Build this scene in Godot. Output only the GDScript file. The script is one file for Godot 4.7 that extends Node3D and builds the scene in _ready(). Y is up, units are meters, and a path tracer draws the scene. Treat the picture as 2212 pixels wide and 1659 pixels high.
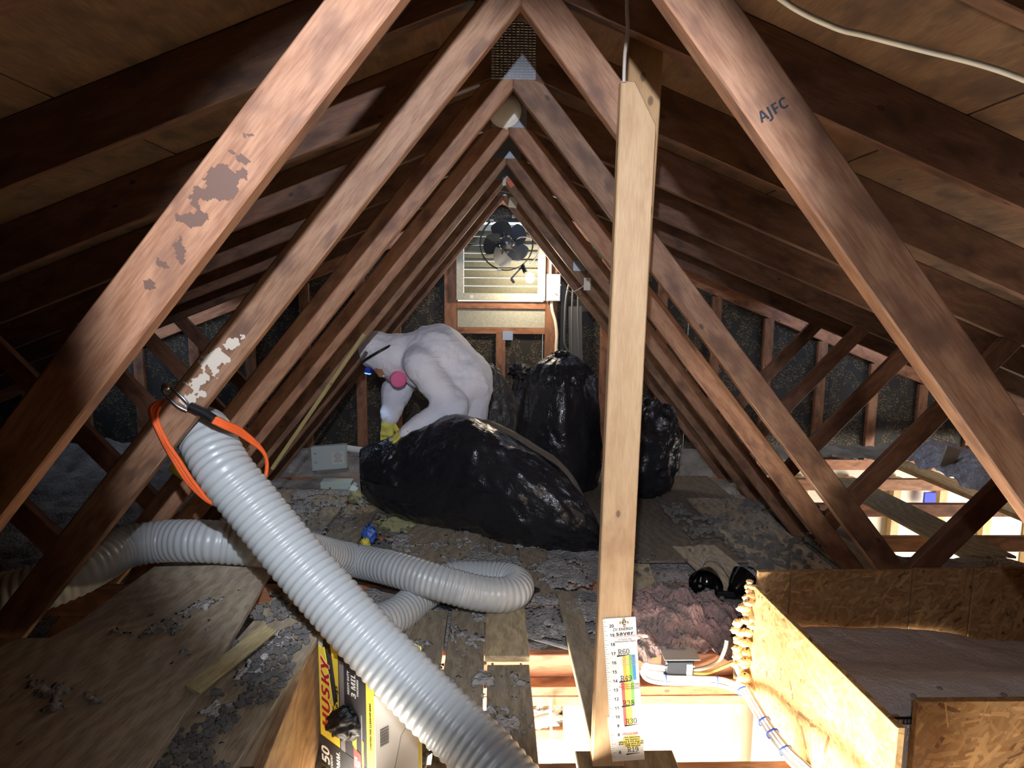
extends Node3D
# An attic under a trussed roof: seven trusses run back to a gable with a louvre vent and a fan. Joist tops are y = 0, the ridge is x = 0, the camera looks along -z.

const TRUSS_Z := [-1.063, -1.672, -2.282, -2.891, -3.501, -4.111, -4.72]
const TH := 0.0381
var M := {}
var used := {}
var nz := FastNoiseLite.new()
var rng := RandomNumberGenerator.new()


func _ready() -> void:
	rng.seed = 7
	nz.seed = 3
	nz.frequency = 1.0
	nz.fractal_type = FastNoiseLite.FRACTAL_FBM
	nz.fractal_octaves = 4
	view_and_light()
	materials()
	setting()
	trusses()
	posts()
	gable()
	lower_rooms()
	floor_planks()
	loose_fill()
	hoses()
	bags()
	worker()
	hatch()
	wiring()
	small_things()


func view_and_light() -> void:
	var cam := Camera3D.new()
	cam.name = "camera"
	cam.position = Vector3(-0.0604, 1.32, 0)
	cam.rotation = Vector3(-0.1279, -0.0289, 0.0101)
	cam.fov = rad_to_deg(2.0 * atan(829.5 / 1400.0))
	cam.near = 0.02
	cam.far = 100.0
	add_child(cam)
	var env := Environment.new()
	env.background_mode = Environment.BG_SKY
	var sky := Sky.new()
	var sm := ProceduralSkyMaterial.new()
	sm.sky_top_color = Color(0.75, 0.83, 0.95)
	sm.sky_horizon_color = Color(0.95, 0.96, 1.0)
	sm.ground_horizon_color = Color(0.8, 0.8, 0.78)
	sm.ground_bottom_color = Color(0.5, 0.5, 0.45)
	sky.sky_material = sm
	env.sky = sky
	env.background_energy_multiplier = 2.2
	env.tonemap_mode = Environment.TONE_MAPPER_LINEAR
	env.tonemap_exposure = 1.0
	env.sdfgi_enabled = true
	env.ssao_enabled = true
	env.ssil_enabled = true
	var we := WorldEnvironment.new()
	we.name = "environment"
	we.environment = env
	add_child(we)
	# the head torch of whoever holds the camera, a good forearm above the lens
	var torch := SpotLight3D.new()
	torch.name = "head_torch"
	torch.position = Vector3(-0.09, 1.70, 0.05)
	torch.light_color = Color(0.93, 0.95, 1.0)
	torch.light_energy = 4.5
	torch.spot_angle = 29.0
	torch.spot_angle_attenuation = 0.35
	torch.spot_range = 30.0
	torch.spot_attenuation = 2.0
	torch.light_size = 0.012
	torch.shadow_enabled = true
	add_child(torch)
	torch.look_at_from_position(torch.position, Vector3(-0.14, 0.56, -4.0), Vector3.UP)
	var added_fill := SpotLight3D.new()  # weak wide fill, added to brighten the hatch cover and near floor
	added_fill.name = "added_fill_light"
	added_fill.light_color = Color(0.93, 0.95, 1.0)
	added_fill.light_energy = 0.7
	added_fill.spot_angle = 48.0
	added_fill.spot_angle_attenuation = 0.7
	added_fill.spot_range = 30.0
	added_fill.spot_attenuation = 2.0
	added_fill.light_size = 0.012
	added_fill.shadow_enabled = true
	add_child(added_fill)
	added_fill.look_at_from_position(Vector3(0.02, 1.45, 0.05), Vector3(0.55, 0.2, -2.0), Vector3.UP)
	# daylight of the rooms below, at their windows
	daylight(Vector3(-1.25, -1.15, -0.9), Vector3(1.0, 0.5, -0.3), Vector2(1.5, 1.2), 70.0)
	daylight(Vector3(0.6, -1.15, 1.0), Vector3(0.05, 0.3, -1.0), Vector2(1.6, 1.2), 12.0)
	daylight(Vector3(4.6, -1.1, -3.9), Vector3(-1.0, 0.3, -0.5), Vector2(1.2, 1.2), 10.0)


func daylight(at: Vector3, towards: Vector3, size: Vector2, energy: float) -> void:
	var a := AreaLight3D.new()
	a.name = "window_daylight"
	a.area_size = size
	a.light_color = Color(1.0, 0.965, 0.91)
	a.light_energy = energy
	a.area_range = 30.0
	a.area_attenuation = 2.0
	a.shadow_enabled = true
	add_child(a, true)
	a.look_at_from_position(at, at + towards, Vector3.UP)


# ---------------------------------------------------------------- mesh building
class MB:
	var p := PackedVector3Array()
	var n := PackedVector3Array()
	var u := PackedVector2Array()
	var c := PackedColorArray()
	var i := PackedInt32Array()
	var col := Color.WHITE
	var xf := Transform3D.IDENTITY
	var grain := Vector3(1, 0, 0)
	var off := Vector2.ZERO

	func face(q: Array) -> void:  # a flat polygon, anticlockwise as seen from outside
		var nn: Vector3 = ((q[1] - q[0]).cross(q[2] - q[0])).normalized()
		tris(q, nn, [])

	func tris(q: Array, nn: Vector3, ix: Array) -> void:
		var ua := grain
		if absf(grain.dot(nn)) > 0.9:
			ua = grain.cross(Vector3(0.31, 0.55, 0.77)).normalized()
		var va := nn.cross(ua).normalized()
		var b := p.size()
		for a in q:
			p.append(xf * a)
			n.append((xf.basis * nn).normalized())
			u.append(Vector2(a.dot(ua), a.dot(va)) + off)
			c.append(col)
		if ix.is_empty():
			for k in range(1, q.size() - 1):
				i.append_array([b, b + k + 1, b + k])
		else:
			for k in range(0, ix.size(), 3):
				i.append_array([b + ix[k], b + ix[k + 2], b + ix[k + 1]])

	func prism(poly: PackedVector2Array, depth: float, bev := 0.002) -> void:  # outline in xy, thickness along z, edges chamfered
		if Geometry2D.is_polygon_clockwise(poly):
			poly = poly.duplicate()
			poly.reverse()
		var m := poly.size()
		var inner := PackedVector2Array()
		for k in m:
			var a := (poly[k] - poly[(k + m - 1) % m]).normalized()
			var b := (poly[(k + 1) % m] - poly[k]).normalized()
			var na := Vector2(-a.y, a.x)
			var nb := Vector2(-b.y, b.x)
			var s := na + nb
			inner.append(poly[k] + s * (bev / maxf(0.35, 1.0 + na.dot(nb))))
		var h := depth / 2
		var tri := Geometry2D.triangulate_polygon(inner)
		if tri.is_empty():
			tri = PackedInt32Array()
			for k in range(1, m - 1):
				tri.append_array([0, k, k + 1])
		for side in [1, -1]:
			var q := []
			for k in m:
				q.append(Vector3(inner[k].x, inner[k].y, h * side))
			var ix := []
			for k in range(0, tri.size(), 3):
				var a := inner[tri[k]]
				var b := inner[tri[k + 1]]
				var d := inner[tri[k + 2]]
				var ccw := (b - a).cross(d - a) > 0
				if ccw == (side == 1):
					ix.append_array([tri[k], tri[k + 1], tri[k + 2]])
				else:
					ix.append_array([tri[k], tri[k + 2], tri[k + 1]])
			tris(q, Vector3(0, 0, side), ix)
		var g := h - bev
		for k in m:
			var j := (k + 1) % m
			var a := poly[k]
			var b := poly[j]
			var c2 := inner[k]
			var d := inner[j]
			face([Vector3(a.x, a.y, -g), Vector3(b.x, b.y, -g), Vector3(b.x, b.y, g), Vector3(a.x, a.y, g)])
			face([Vector3(a.x, a.y, g), Vector3(b.x, b.y, g), Vector3(d.x, d.y, h), Vector3(c2.x, c2.y, h)])
			face([Vector3(c2.x, c2.y, -h), Vector3(d.x, d.y, -h), Vector3(b.x, b.y, -g), Vector3(a.x, a.y, -g)])

	func box(centre: Vector3, size: Vector3, bev := 0.002) -> void:
		var keep := xf
		xf = xf * Transform3D(Basis.IDENTITY, centre)
		var x := size.x / 2
		var y := size.y / 2
		prism(PackedVector2Array([Vector2(-x, -y), Vector2(x, -y), Vector2(x, y), Vector2(-x, y)]), size.z, minf(bev, 0.3 * minf(size.x, minf(size.y, size.z))))
		xf = keep

	func bar(a: Vector3, b: Vector3, w: float, t: float, up := Vector3.UP, bev := 0.002) -> void:  # a straight piece from a to b, w wide across, t thick along «up»
		var x := (b - a).normalized()
		var z := x.cross(up).normalized()
		var y := z.cross(x)
		var keep := xf
		xf = xf * Transform3D(Basis(x, y, z), (a + b) / 2)
		var kg := grain
		grain = Vector3(1, 0, 0)
		box(Vector3.ZERO, Vector3(a.distance_to(b), t, w), bev)
		grain = kg
		xf = keep

	func grid(nu: int, nv: int, f: Callable, wrap_u := false, wrap_v := false, flip := false, uvs := Vector2.ONE) -> void:  # a smooth surface f(u, v)
		var b := p.size()
		var w := nv + 1
		for a in nu + 1:
			for e in nv + 1:
				p.append(f.call(float(a) / nu, float(e) / nv))
				u.append(Vector2(float(a) / nu * uvs.x, float(e) / nv * uvs.y) + off)
				c.append(col)
		for a in nu + 1:
			for e in nv + 1:
				var a0 := (nu - 1 if wrap_u else 0) if a == 0 else a - 1
				var a1 := (1 if wrap_u else nu) if a == nu else a + 1
				var e0 := (nv - 1 if wrap_v else 0) if e == 0 else e - 1
				var e1 := (1 if wrap_v else nv) if e == nv else e + 1
				var du := p[b + a1 * w + e] - p[b + a0 * w + e]
				var dv := p[b + a * w + e1] - p[b + a * w + e0]
				var nn := du.cross(dv)
				if nn.length_squared() < 1e-18:
					nn = (p[b + a * w + e] - p[b + (nu - a if a == 0 or a == nu else a) * w]) if nn == Vector3.ZERO else nn
				n.append((-nn if flip else nn).normalized())
		for a in nu:
			for e in nv:
				var k := b + a * w + e
				if flip:
					i.append_array([k, k + w, k + w + 1, k, k + w + 1, k + 1])
				else:
					i.append_array([k, k + w + 1, k + w, k, k + 1, k + w + 1])

	func tube(path: Array, r, sides := 10, caps := true) -> void:  # r: a number, or one per point
		var m := path.size()
		var tan := []
		for k in m:
			tan.append((path[mini(k + 1, m - 1)] - path[maxi(k - 1, 0)]).normalized())
		var nn: Vector3 = tan[0].cross(Vector3(0.21, 0.93, 0.3)).normalized()
		var ax := []
		var ay := []
		for k in m:
			nn = (nn - tan[k] * nn.dot(tan[k])).normalized()
			ax.append(nn)
			ay.append(tan[k].cross(nn))
		var rr := func(k: int) -> float: return r if r is float else r[k]
		grid(m - 1, sides, func(uu: float, vv: float) -> Vector3:
			var k := roundi(uu * (m - 1))
			return path[k] + (ax[k] * cos(vv * TAU) + ay[k] * sin(vv * TAU)) * rr.call(k), false, true, true, Vector2(m * 0.1, 1.0))
		if caps:
			for e in [0, m - 1]:
				var q := []
				for k in sides:
					var t := TAU * k / sides * (1 if e else -1)
					q.append(path[e] + (ax[e] * cos(t) + ay[e] * sin(t)) * rr.call(e))
				face(q)

	func lathe(profile: Array, sides := 24) -> void:  # (radius, height) pairs turned round y, from the bottom up
		grid(profile.size() - 1, sides, func(uu: float, vv: float) -> Vector3:
			var q: Vector2 = profile[roundi(uu * (profile.size() - 1))]
			return xf * Vector3(q.x * cos(vv * TAU), q.y, q.x * sin(vv * TAU)), false, true, false)

	func ball(at: Vector3, r: Vector3, nu := 10, nv := 14, rough := 0.0, noise: FastNoiseLite = null) -> void:
		grid(nu, nv, func(uu: float, vv: float) -> Vector3:
			var d := Vector3(sin(uu * PI) * cos(vv * TAU), cos(uu * PI), sin(uu * PI) * sin(vv * TAU))
			var k := 1.0
			if noise:
				k += rough * noise.get_noise_3dv(d * 1.9 + at * 37.0)
			return xf * (at + d * r * k), false, true, true)

	func mesh() -> ArrayMesh:
		var a := []
		a.resize(Mesh.ARRAY_MAX)
		a[Mesh.ARRAY_VERTEX] = p
		a[Mesh.ARRAY_NORMAL] = n
		a[Mesh.ARRAY_TEX_UV] = u
		a[Mesh.ARRAY_COLOR] = c
		a[Mesh.ARRAY_INDEX] = i
		var m := ArrayMesh.new()
		m.add_surface_from_arrays(Mesh.PRIMITIVE_TRIANGLES, a)
		return m


func mb(col := Color.WHITE, grain := Vector3(1, 0, 0)) -> MB:
	var b := MB.new()
	b.col = col
	b.grain = grain
	b.off = Vector2(rng.randf() * 7.0, rng.randf() * 7.0)
	return b


func put(called: String, b, m: Material, parent: Node = self) -> MeshInstance3D:
	var o := MeshInstance3D.new()
	o.name = numbered(called, parent)
	o.mesh = b.mesh() if b is MB else b
	o.material_override = m
	parent.add_child(o, true)
	return o


func numbered(called: String, parent: Node) -> String:
	var key := str(parent.get_instance_id()) + called
	var k: int = used.get(key, 0)
	used[key] = k + 1
	return called if k == 0 else "%s_%03d" % [called, k]


func tag(o: Node, label: String, category: String, group := "", kind := "") -> Node:
	if label:
		o.set_meta("label", label)
	if category:
		o.set_meta("category", category)
	if group:
		o.set_meta("group", group)
	if kind:
		o.set_meta("kind", kind)
	return o


func thing(called: String, label: String, category: String, at := Vector3.ZERO, group := "") -> Node3D:
	var o := Node3D.new()
	o.name = numbered(called, self)
	o.position = at
	add_child(o, true)
	tag(o, label, category, group)
	return o


func struct(called: String) -> Node3D:
	var o := Node3D.new()
	o.name = numbered(called, self)
	o.set_meta("kind", "structure")
	add_child(o, true)
	return o


func fb(x: float, y: float, z := 0.0) -> float:
	return nz.get_noise_3d(x, y, z)


func jit(c: Color, k: float) -> Color:
	var f := 1.0 + rng.randf_range(-k, k)
	return Color(c.r * f, c.g * f * (1.0 + rng.randf_range(-k, k) * 0.15), c.b * f * (1.0 + rng.randf_range(-k, k) * 0.25))


func curve(points: Array, step: float) -> Array:  # a smooth line through points, cut to even steps
	var c := Curve3D.new()
	c.bake_interval = step
	for k in points.size():
		var a: Vector3 = points[maxi(k - 1, 0)]
		var b: Vector3 = points[mini(k + 1, points.size() - 1)]
		var t := (b - a) / 6.0
		c.add_point(points[k], -t, t)
	var out := []
	var l := c.get_baked_length()
	var m := maxi(2, ceili(l / step))
	for k in m + 1:
		out.append(c.sample_baked(l * k / m, true))
	return out


func patch(called: String, m: Material, parent: Node, at: Vector3, ux: Vector3, uy: Vector3, size: Vector2, thr: float, sd: float, scale := 18.0, step := 0.005, lift := 0.0007) -> void:  # a flat ragged smear lying on a face
	var b := mb()
	var nn := ux.cross(uy).normalized()
	var nx := ceili(size.x / step)
	var ny := ceili(size.y / step)
	var on := func(a: int, e: int) -> bool:
		var x := a * step
		var y := e * step
		var q := Vector2(x / size.x * 2 - 1, y / size.y * 2 - 1)
		return fb(x * scale, y * scale, sd) * 1.3 + 0.55 - q.length_squared() * 0.75 > thr
	for a in nx:
		for e in ny:
			if on.call(a, e) and on.call(a + 1, e) or on.call(a, e + 1) and on.call(a + 1, e + 1):
				var o := at + ux * (a * step - size.x / 2) + uy * (e * step - size.y / 2) + nn * lift
				b.face([o, o + ux * step, o + ux * step + uy * step, o + uy * step])
	if b.p.size():
		put(called, b, m, parent)


func heap(called: String, m: Material, parent: Node, x0: float, x1: float, z0: float, z1: float, step: float, h: Callable, col: Callable) -> MeshInstance3D:  # soft loose stuff as a height field; h below 0 is bare
	var nx := ceili((x1 - x0) / step)
	var nzz := ceili((z1 - z0) / step)
	var b := mb()
	var hh := PackedFloat32Array()
	hh.resize((nx + 1) * (nzz + 1))
	for a in nx + 1:
		for e in nzz + 1:
			hh[a * (nzz + 1) + e] = h.call(x0 + a * step, z0 + e * step)
	var id := PackedInt32Array()
	id.resize(hh.size())
	id.fill(-1)
	var vert := func(a: int, e: int) -> int:
		var k := a * (nzz + 1) + e
		if id[k] < 0:
			var y := hh[k]
			var dx := hh[mini(a + 1, nx) * (nzz + 1) + e] - hh[maxi(a - 1, 0) * (nzz + 1) + e]
			var dz := hh[a * (nzz + 1) + mini(e + 1, nzz)] - hh[a * (nzz + 1) + maxi(e - 1, 0)]
			id[k] = b.p.size()
			var x := x0 + a * step
			var z := z0 + e * step
			b.p.append(Vector3(x, y, z))
			b.n.append(Vector3(-dx, step * 2, -dz).normalized())
			b.u.append(Vector2(x, z))
			b.c.append(col.call(x, z, y))
		return id[k]
	for a in nx:
		for e in nzz:
			var k := a * (nzz + 1) + e
			if maxf(maxf(hh[k], hh[k + 1]), maxf(hh[k + nzz + 1], hh[k + nzz + 2])) > -50.0 and minf(minf(hh[k], hh[k + 1]), minf(hh[k + nzz + 1], hh[k + nzz + 2])) > -50.0:
				var q0: int = vert.call(a, e)
				var q1: int = vert.call(a + 1, e)
				var q2: int = vert.call(a + 1, e + 1)
				var q3: int = vert.call(a, e + 1)
				b.i.append_array([q0, q1, q2, q0, q2, q3])
	var o := put(called, b, m, parent)
	o.set_meta("kind", "stuff")
	return o


func scatter(called: String, mesh: Mesh, m: Material, parent: Node, places: Array, cols: Array) -> MultiMeshInstance3D:
	var mm := MultiMesh.new()
	mm.transform_format = MultiMesh.TRANSFORM_3D
	mm.use_colors = true
	mm.mesh = mesh
	mm.instance_count = places.size()
	for k in places.size():
		mm.set_instance_transform(k, places[k])
		mm.set_instance_color(k, cols[k])
	var o := MultiMeshInstance3D.new()
	o.name = numbered(called, parent)
	o.multimesh = mm
	o.material_override = m
	o.set_meta("kind", "stuff")
	parent.add_child(o, true)
	return o


# surface nets over joined tapered capsules: bones are [a, b, ra, rb]
func nets(bones: Array, cell: float, blend: float, wrinkle: Callable, b: MB) -> void:
	var lo := Vector3.INF
	var hi := -Vector3.INF
	for q in bones:
		var r := maxf(q[2], q[3]) + blend + cell * 3
		lo = lo.min(q[0] - Vector3.ONE * r).min(q[1] - Vector3.ONE * r)
		hi = hi.max(q[0] + Vector3.ONE * r).max(q[1] + Vector3.ONE * r)
	var dim := Vector3i(((hi - lo) / cell).ceil()) + Vector3i.ONE
	var f := PackedFloat32Array()
	f.resize(dim.x * dim.y * dim.z)
	f.fill(1.0)
	var sy := dim.z
	var sx := dim.z * dim.y
	for q in bones:
		var a: Vector3 = q[0]
		var e: Vector3 = q[1]
		var ra: float = q[2]
		var rb: float = q[3]
		var r := maxf(ra, rb) + blend + cell * 2
		var l0 := Vector3i(((a.min(e) - Vector3.ONE * r - lo) / cell).floor()).clamp(Vector3i.ZERO, dim - Vector3i.ONE)
		var l1 := Vector3i(((a.max(e) + Vector3.ONE * r - lo) / cell).ceil()).clamp(Vector3i.ZERO, dim - Vector3i.ONE)
		var ab := e - a
		var ll := maxf(ab.length_squared(), 1e-9)
		for x in range(l0.x, l1.x + 1):
			for y in range(l0.y, l1.y + 1):
				var k := x * sx + y * sy + l0.z
				for z in range(l0.z, l1.z + 1):
					var pt := lo + Vector3(x, y, z) * cell
					var t := clampf((pt - a).dot(ab) / ll, 0.0, 1.0)
					var d := pt.distance_to(a + ab * t) - lerpf(ra, rb, t)
					var g := f[k]
					var h := maxf(blend - absf(d - g), 0.0) / blend
					f[k] = minf(d, g) - h * h * blend * 0.25
					k += 1
	var id := {}
	var base := b.p.size()
	for x in dim.x - 1:
		for y in dim.y - 1:
			for z in dim.z - 1:
				var k := x * sx + y * sy + z
				var v := [f[k], f[k + sx], f[k + sy], f[k + sx + sy], f[k + 1], f[k + sx + 1], f[k + sy + 1], f[k + sx + sy + 1]]
				var neg := 0
				for w in v:
					if w < 0:
						neg += 1
				if neg == 0 or neg == 8:
					continue
				var s := Vector3.ZERO
				var cnt := 0
				for w in [[0, 1], [2, 3], [4, 5], [6, 7], [0, 2], [1, 3], [4, 6], [5, 7], [0, 4], [1, 5], [2, 6], [3, 7]]:
					var p0: float = v[w[0]]
					var p1: float = v[w[1]]
					if (p0 < 0) != (p1 < 0):
						var t := p0 / (p0 - p1)
						var c0 := Vector3(w[0] & 1, (w[0] >> 1) & 1, w[0] >> 2)
						var c1 := Vector3(w[1] & 1, (w[1] >> 1) & 1, w[1] >> 2)
						s += c0.lerp(c1, t)
						cnt += 1
				var pos := lo + (Vector3(x, y, z) + s / cnt) * cell
				var nn := Vector3(v[1] + v[3] + v[5] + v[7] - v[0] - v[2] - v[4] - v[6], v[2] + v[3] + v[6] + v[7] - v[0] - v[1] - v[4] - v[5], v[4] + v[5] + v[6] + v[7] - v[0] - v[1] - v[2] - v[3]).normalized()
				id[k] = b.p.size()
				b.p.append(pos + nn * wrinkle.call(pos))
				b.n.append(Vector3.ZERO)
				b.u.append(Vector2(pos.x + pos.z, pos.y))
				b.c.append(b.col)
	for k in id:
		var z: int = k % dim.z
		var y: int = (k / sy) % dim.y
		var x: int = k / sx
		if x == 0 or y == 0 or z == 0:
			continue
		for w in [[sx, sy, 1], [sy, 1, sx], [1, sx, sy]]:
			if (f[k] < 0) != (f[k + w[0]] < 0):
				if not (id.has(k - w[1]) and id.has(k - w[2]) and id.has(k - w[1] - w[2])):
					continue
				var q := [id[k], id[k - w[1]], id[k - w[1] - w[2]], id[k - w[2]]]
				if f[k] < 0:
					b.i.append_array([q[0], q[2], q[1], q[0], q[3], q[2]])
				else:
					b.i.append_array([q[0], q[1], q[2], q[0], q[2], q[3]])
	for k in range(0, b.i.size(), 3):
		if b.i[k] < base:
			continue
		var nn := (b.p[b.i[k + 2]] - b.p[b.i[k]]).cross(b.p[b.i[k + 1]] - b.p[b.i[k]])
		for j in 3:
			b.n[b.i[k + j]] += nn
	for k in range(base, b.p.size()):
		b.n[k] = b.n[k].normalized() if b.n[k].length_squared() > 0 else Vector3.UP


func words(text: String, size: float, at: Vector3, ux: Vector3, uy: Vector3, m: Material, parent: Node, weight := 400, called := "lettering", squeeze := 1.0, family := "Droid Sans", slant := 0.0, centred := true) -> void:  # size: height of the capitals in metres
	var t := TextMesh.new()
	var f := SystemFont.new()
	f.font_names = PackedStringArray([family])
	f.font_weight = weight
	t.font = f
	t.font_size = 64
	t.pixel_size = size / 46.0
	t.depth = 0.0006
	t.curve_step = 2.0
	t.text = text
	t.horizontal_alignment = HORIZONTAL_ALIGNMENT_CENTER if centred else HORIZONTAL_ALIGNMENT_LEFT
	t.vertical_alignment = VERTICAL_ALIGNMENT_CENTER
	var o := MeshInstance3D.new()
	o.name = numbered(called, parent)
	o.mesh = t
	o.material_override = m
	o.transform = Transform3D(Basis(ux.normalized() * squeeze, uy.normalized() + ux.normalized() * slant, ux.cross(uy).normalized()), at)
	parent.add_child(o, true)


# ---------------------------------------------------------------- materials
func mat(c: Color, rough := 0.8, metal := 0.0, tex: Texture2D = null, scale := Vector3.ONE, bump: Texture2D = null, depth := 0.0) -> StandardMaterial3D:
	var m := StandardMaterial3D.new()
	m.albedo_color = c
	m.roughness = rough
	m.metallic = metal
	m.vertex_color_use_as_albedo = true
	if tex:
		m.albedo_texture = tex
		m.uv1_scale = scale
	if bump:
		m.heightmap_enabled = true
		m.heightmap_texture = bump
		m.heightmap_scale = depth
		m.uv1_scale = scale
	return m


func pic(w: int, h: int, f: Callable) -> ImageTexture:  # f(x, y) gives an sRGB colour
	var d := PackedByteArray()
	d.resize(w * h * 3)
	var k := 0
	for y in h:
		for x in w:
			var c: Color = f.call(x, y)
			d[k] = c.r8
			d[k + 1] = c.g8
			d[k + 2] = c.b8
			k += 3
	return ImageTexture.create_from_image(Image.create_from_data(w, h, false, Image.FORMAT_RGB8, d))


func wood_pic(w: int, h: int, light: Color, dark: Color, stain: Color, rings: float, stains: float, knots: int, sd: float, length := 2.0, width := 0.5) -> ImageTexture:
	var kn := []
	var r := RandomNumberGenerator.new()
	r.seed = int(sd * 10) + 5
	for k in knots:
		kn.append(Vector3(r.randf() * length, r.randf() * width, r.randf_range(0.004, 0.008)))
	return pic(w, h, func(x: int, y: int) -> Color:
		var t := TAU * x / w
		var px := length * x / w
		var v := width * y / h
		var cx := cos(t)
		var cy := sin(t)
		var bend := fb(cx * 0.6, cy * 0.6, v * 2.0 + sd) * 0.12
		var kk := 0.0
		for q in kn:
			var dx: float = absf(px - q.x)
			dx = minf(dx, length - dx)
			var dy: float = v - q.y
			var dd: float = sqrt(dx * dx * 0.35 + dy * dy) / q.z
			if dd < 5.0:
				bend += 0.012 * exp(-dd * dd * 0.25) * signf(dy)
				kk = maxf(kk, smoothstep(1.25, 0.7, dd))
		var g := 0.5 + 0.5 * sin((v + bend) * rings + fb(cx * 1.5, cy * 1.5, v * 60 + sd) * 2.0)
		var fine := fb(cx * 5.0, cy * 5.0, v * 260.0 + sd)
		var blot := smoothstep(-0.1, 0.6, fb(cx * 1.6 + 9, cy * 1.6, v * 9.0 + sd) + stains - 0.5)
		var c := light.lerp(dark, clampf(g * 0.45 + fine * 0.7 + 0.15, 0, 1))
		c = c.lerp(stain, blot * 0.75)
		return c.lerp(dark.darkened(0.55), kk * 0.6))


func materials() -> void:
	var old := wood_pic(1024, 256, Color(0.72, 0.55, 0.43), Color(0.56, 0.385, 0.275), Color(0.41, 0.285, 0.225), 90.0, 0.42, 5, 1.3)
	var fresh := wood_pic(1024, 256, Color(0.80, 0.69, 0.54), Color(0.73, 0.60, 0.45), Color(0.65, 0.52, 0.39), 60.0, 0.3, 26, 4.1)
	var grey := wood_pic(1024, 512, Color(0.74, 0.69, 0.60), Color(0.53, 0.47, 0.39), Color(0.62, 0.58, 0.53), 110.0, 0.45, 3, 7.7, 1.6, 0.8)
	var deck := wood_pic(1024, 512, Color(0.46, 0.36, 0.27), Color(0.36, 0.27, 0.20), Color(0.26, 0.20, 0.16), 40.0, 0.45, 9, 11.2, 2.4, 1.2)
	M.old = mat(Color.WHITE, 0.62, 0, old, Vector3(0.5, 2.0, 1), old, 0.06)
	M.fresh = mat(Color.WHITE, 0.6, 0, fresh, Vector3(0.5, 2.0, 1), fresh, 0.03)
	M.grey = mat(Color.WHITE, 0.8, 0, grey, Vector3(0.62, 1.25, 1), grey, 0.1)
	M.deck = mat(Color.WHITE, 0.8, 0, deck, Vector3(0.42, 0.83, 1), deck, 0.06)
	# strand board: flakes drawn at random
	var im := Image.create(512, 512, false, Image.FORMAT_RGB8)
	im.fill(Color(0.70, 0.55, 0.37))
	var r := RandomNumberGenerator.new()
	r.seed = 4
	for k in 1500:
		var at := Vector2(r.randf(), r.randf()) * 512
		var dir := Vector2.from_angle(r.randfn(0.5, 0.8))
		var len := r.randf_range(18, 70)
		var wid := r.randf_range(4, 13)
		var c := Color(0.86, 0.74, 0.56).lerp(Color(0.70, 0.56, 0.40), r.randf()) * r.randf_range(0.9, 1.1)
		if r.randf() < 0.03:
			c = Color(0.5, 0.36, 0.23)
		for a in int(len):
			for e in int(wid):
				var q := at + dir * a + dir.orthogonal() * (e - wid / 2)
				im.set_pixel(posmod(int(q.x), 512), posmod(int(q.y), 512), c)
	var osb := ImageTexture.create_from_image(im)
	M.osb = mat(Color.WHITE, 0.65, 0, osb, Vector3(1.7, 1.7, 1), osb, 0.03)
	# black fibre board with pale shreds of insulation stuck to it
	var im2 := Image.create(512, 512, false, Image.FORMAT_RGB8)
	im2.fill(Color(0.2, 0.195, 0.19))
	for k in 5200:
		var at := Vector2(r.randf(), r.randf()) * 512
		if fb(cos(at.x / 512 * TAU) * 0.9, sin(at.x / 512 * TAU) * 0.9, at.y / 150.0) < -0.12:
			continue
		var dir := Vector2.from_angle(r.randf_range(-0.6, 0.6))
		var c := Color(0.62, 0.55, 0.40) * r.randf_range(0.45, 1.15)
		for a in r.randi_range(3, 10):
			for e in r.randi_range(1, 3):
				var q := at + dir * a + Vector2(0, e)
				im2.set_pixel(posmod(int(q.x), 512), posmod(int(q.y), 512), c)
	var flecks := ImageTexture.create_from_image(im2)
	M.board = mat(Color.WHITE, 0.9, 0, flecks, Vector3(1.4, 1.4, 1), flecks, 0.5)
	var lump := NoiseTexture2D.new()
	var ln := FastNoiseLite.new()
	ln.seed = 9
	ln.frequency = 0.03
	ln.fractal_octaves = 5
	lump.noise = ln
	lump.width = 512
	lump.height = 512
	lump.seamless = true
	var ridge := NoiseTexture2D.new()
	var rn := FastNoiseLite.new()
	rn.seed = 21
	rn.frequency = 0.012
	rn.fractal_type = FastNoiseLite.FRACTAL_RIDGED
	rn.fractal_octaves = 4
	rn.domain_warp_enabled = true
	rn.domain_warp_amplitude = 40.0
	ridge.noise = rn
	ridge.width = 512
	ridge.height = 512
	ridge.seamless = true
	M.fluff = mat(Color.WHITE, 1.0, 0, null, Vector3(3, 3, 1), lump, 1.4)
	M.fluff.rim_enabled = true
	M.fluff.rim = 0.25
	M.bag = mat(Color(0.135, 0.135, 0.15), 0.24, 0, null, Vector3(1.5, 1.5, 1), ridge, 0.4)
	M.dusty_bag = mat(Color(0.27, 0.255, 0.24), 0.34, 0, null, Vector3(1.5, 1.5, 1), ridge, 0.5)
	M.dusty = mat(Color(0.47, 0.42, 0.37), 0.55, 0, null, Vector3(2, 2, 1), ridge, 0.5)
	M.hose = mat(Color(0.68, 0.70, 0.705), 0.34)
	M.hose.backlight_enabled = true
	M.hose.backlight = Color(0.22, 0.22, 0.22)
	M.suit = mat(Color(0.93, 0.93, 0.97), 0.75, 0, null, Vector3(2.5, 2.5, 1), ridge, 0.3)
	M.cover = mat(Color(0.86, 0.84, 0.84), 0.38, 0.1, null, Vector3(5, 5, 1), ridge, 0.5)
	M.foil = mat(Color(0.8, 0.8, 0.82), 0.2, 0.95, null, Vector3(6, 6, 1), ridge, 0.8)
	M.plate = mat(Color(0.55, 0.57, 0.6), 0.38, 0.85)
	M.steel = mat(Color(0.72, 0.73, 0.75), 0.22, 0.95)
	M.white = mat(Color(0.86, 0.86, 0.85), 0.5)
	M.gloss = mat(Color(0.88, 0.88, 0.87), 0.12)
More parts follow.
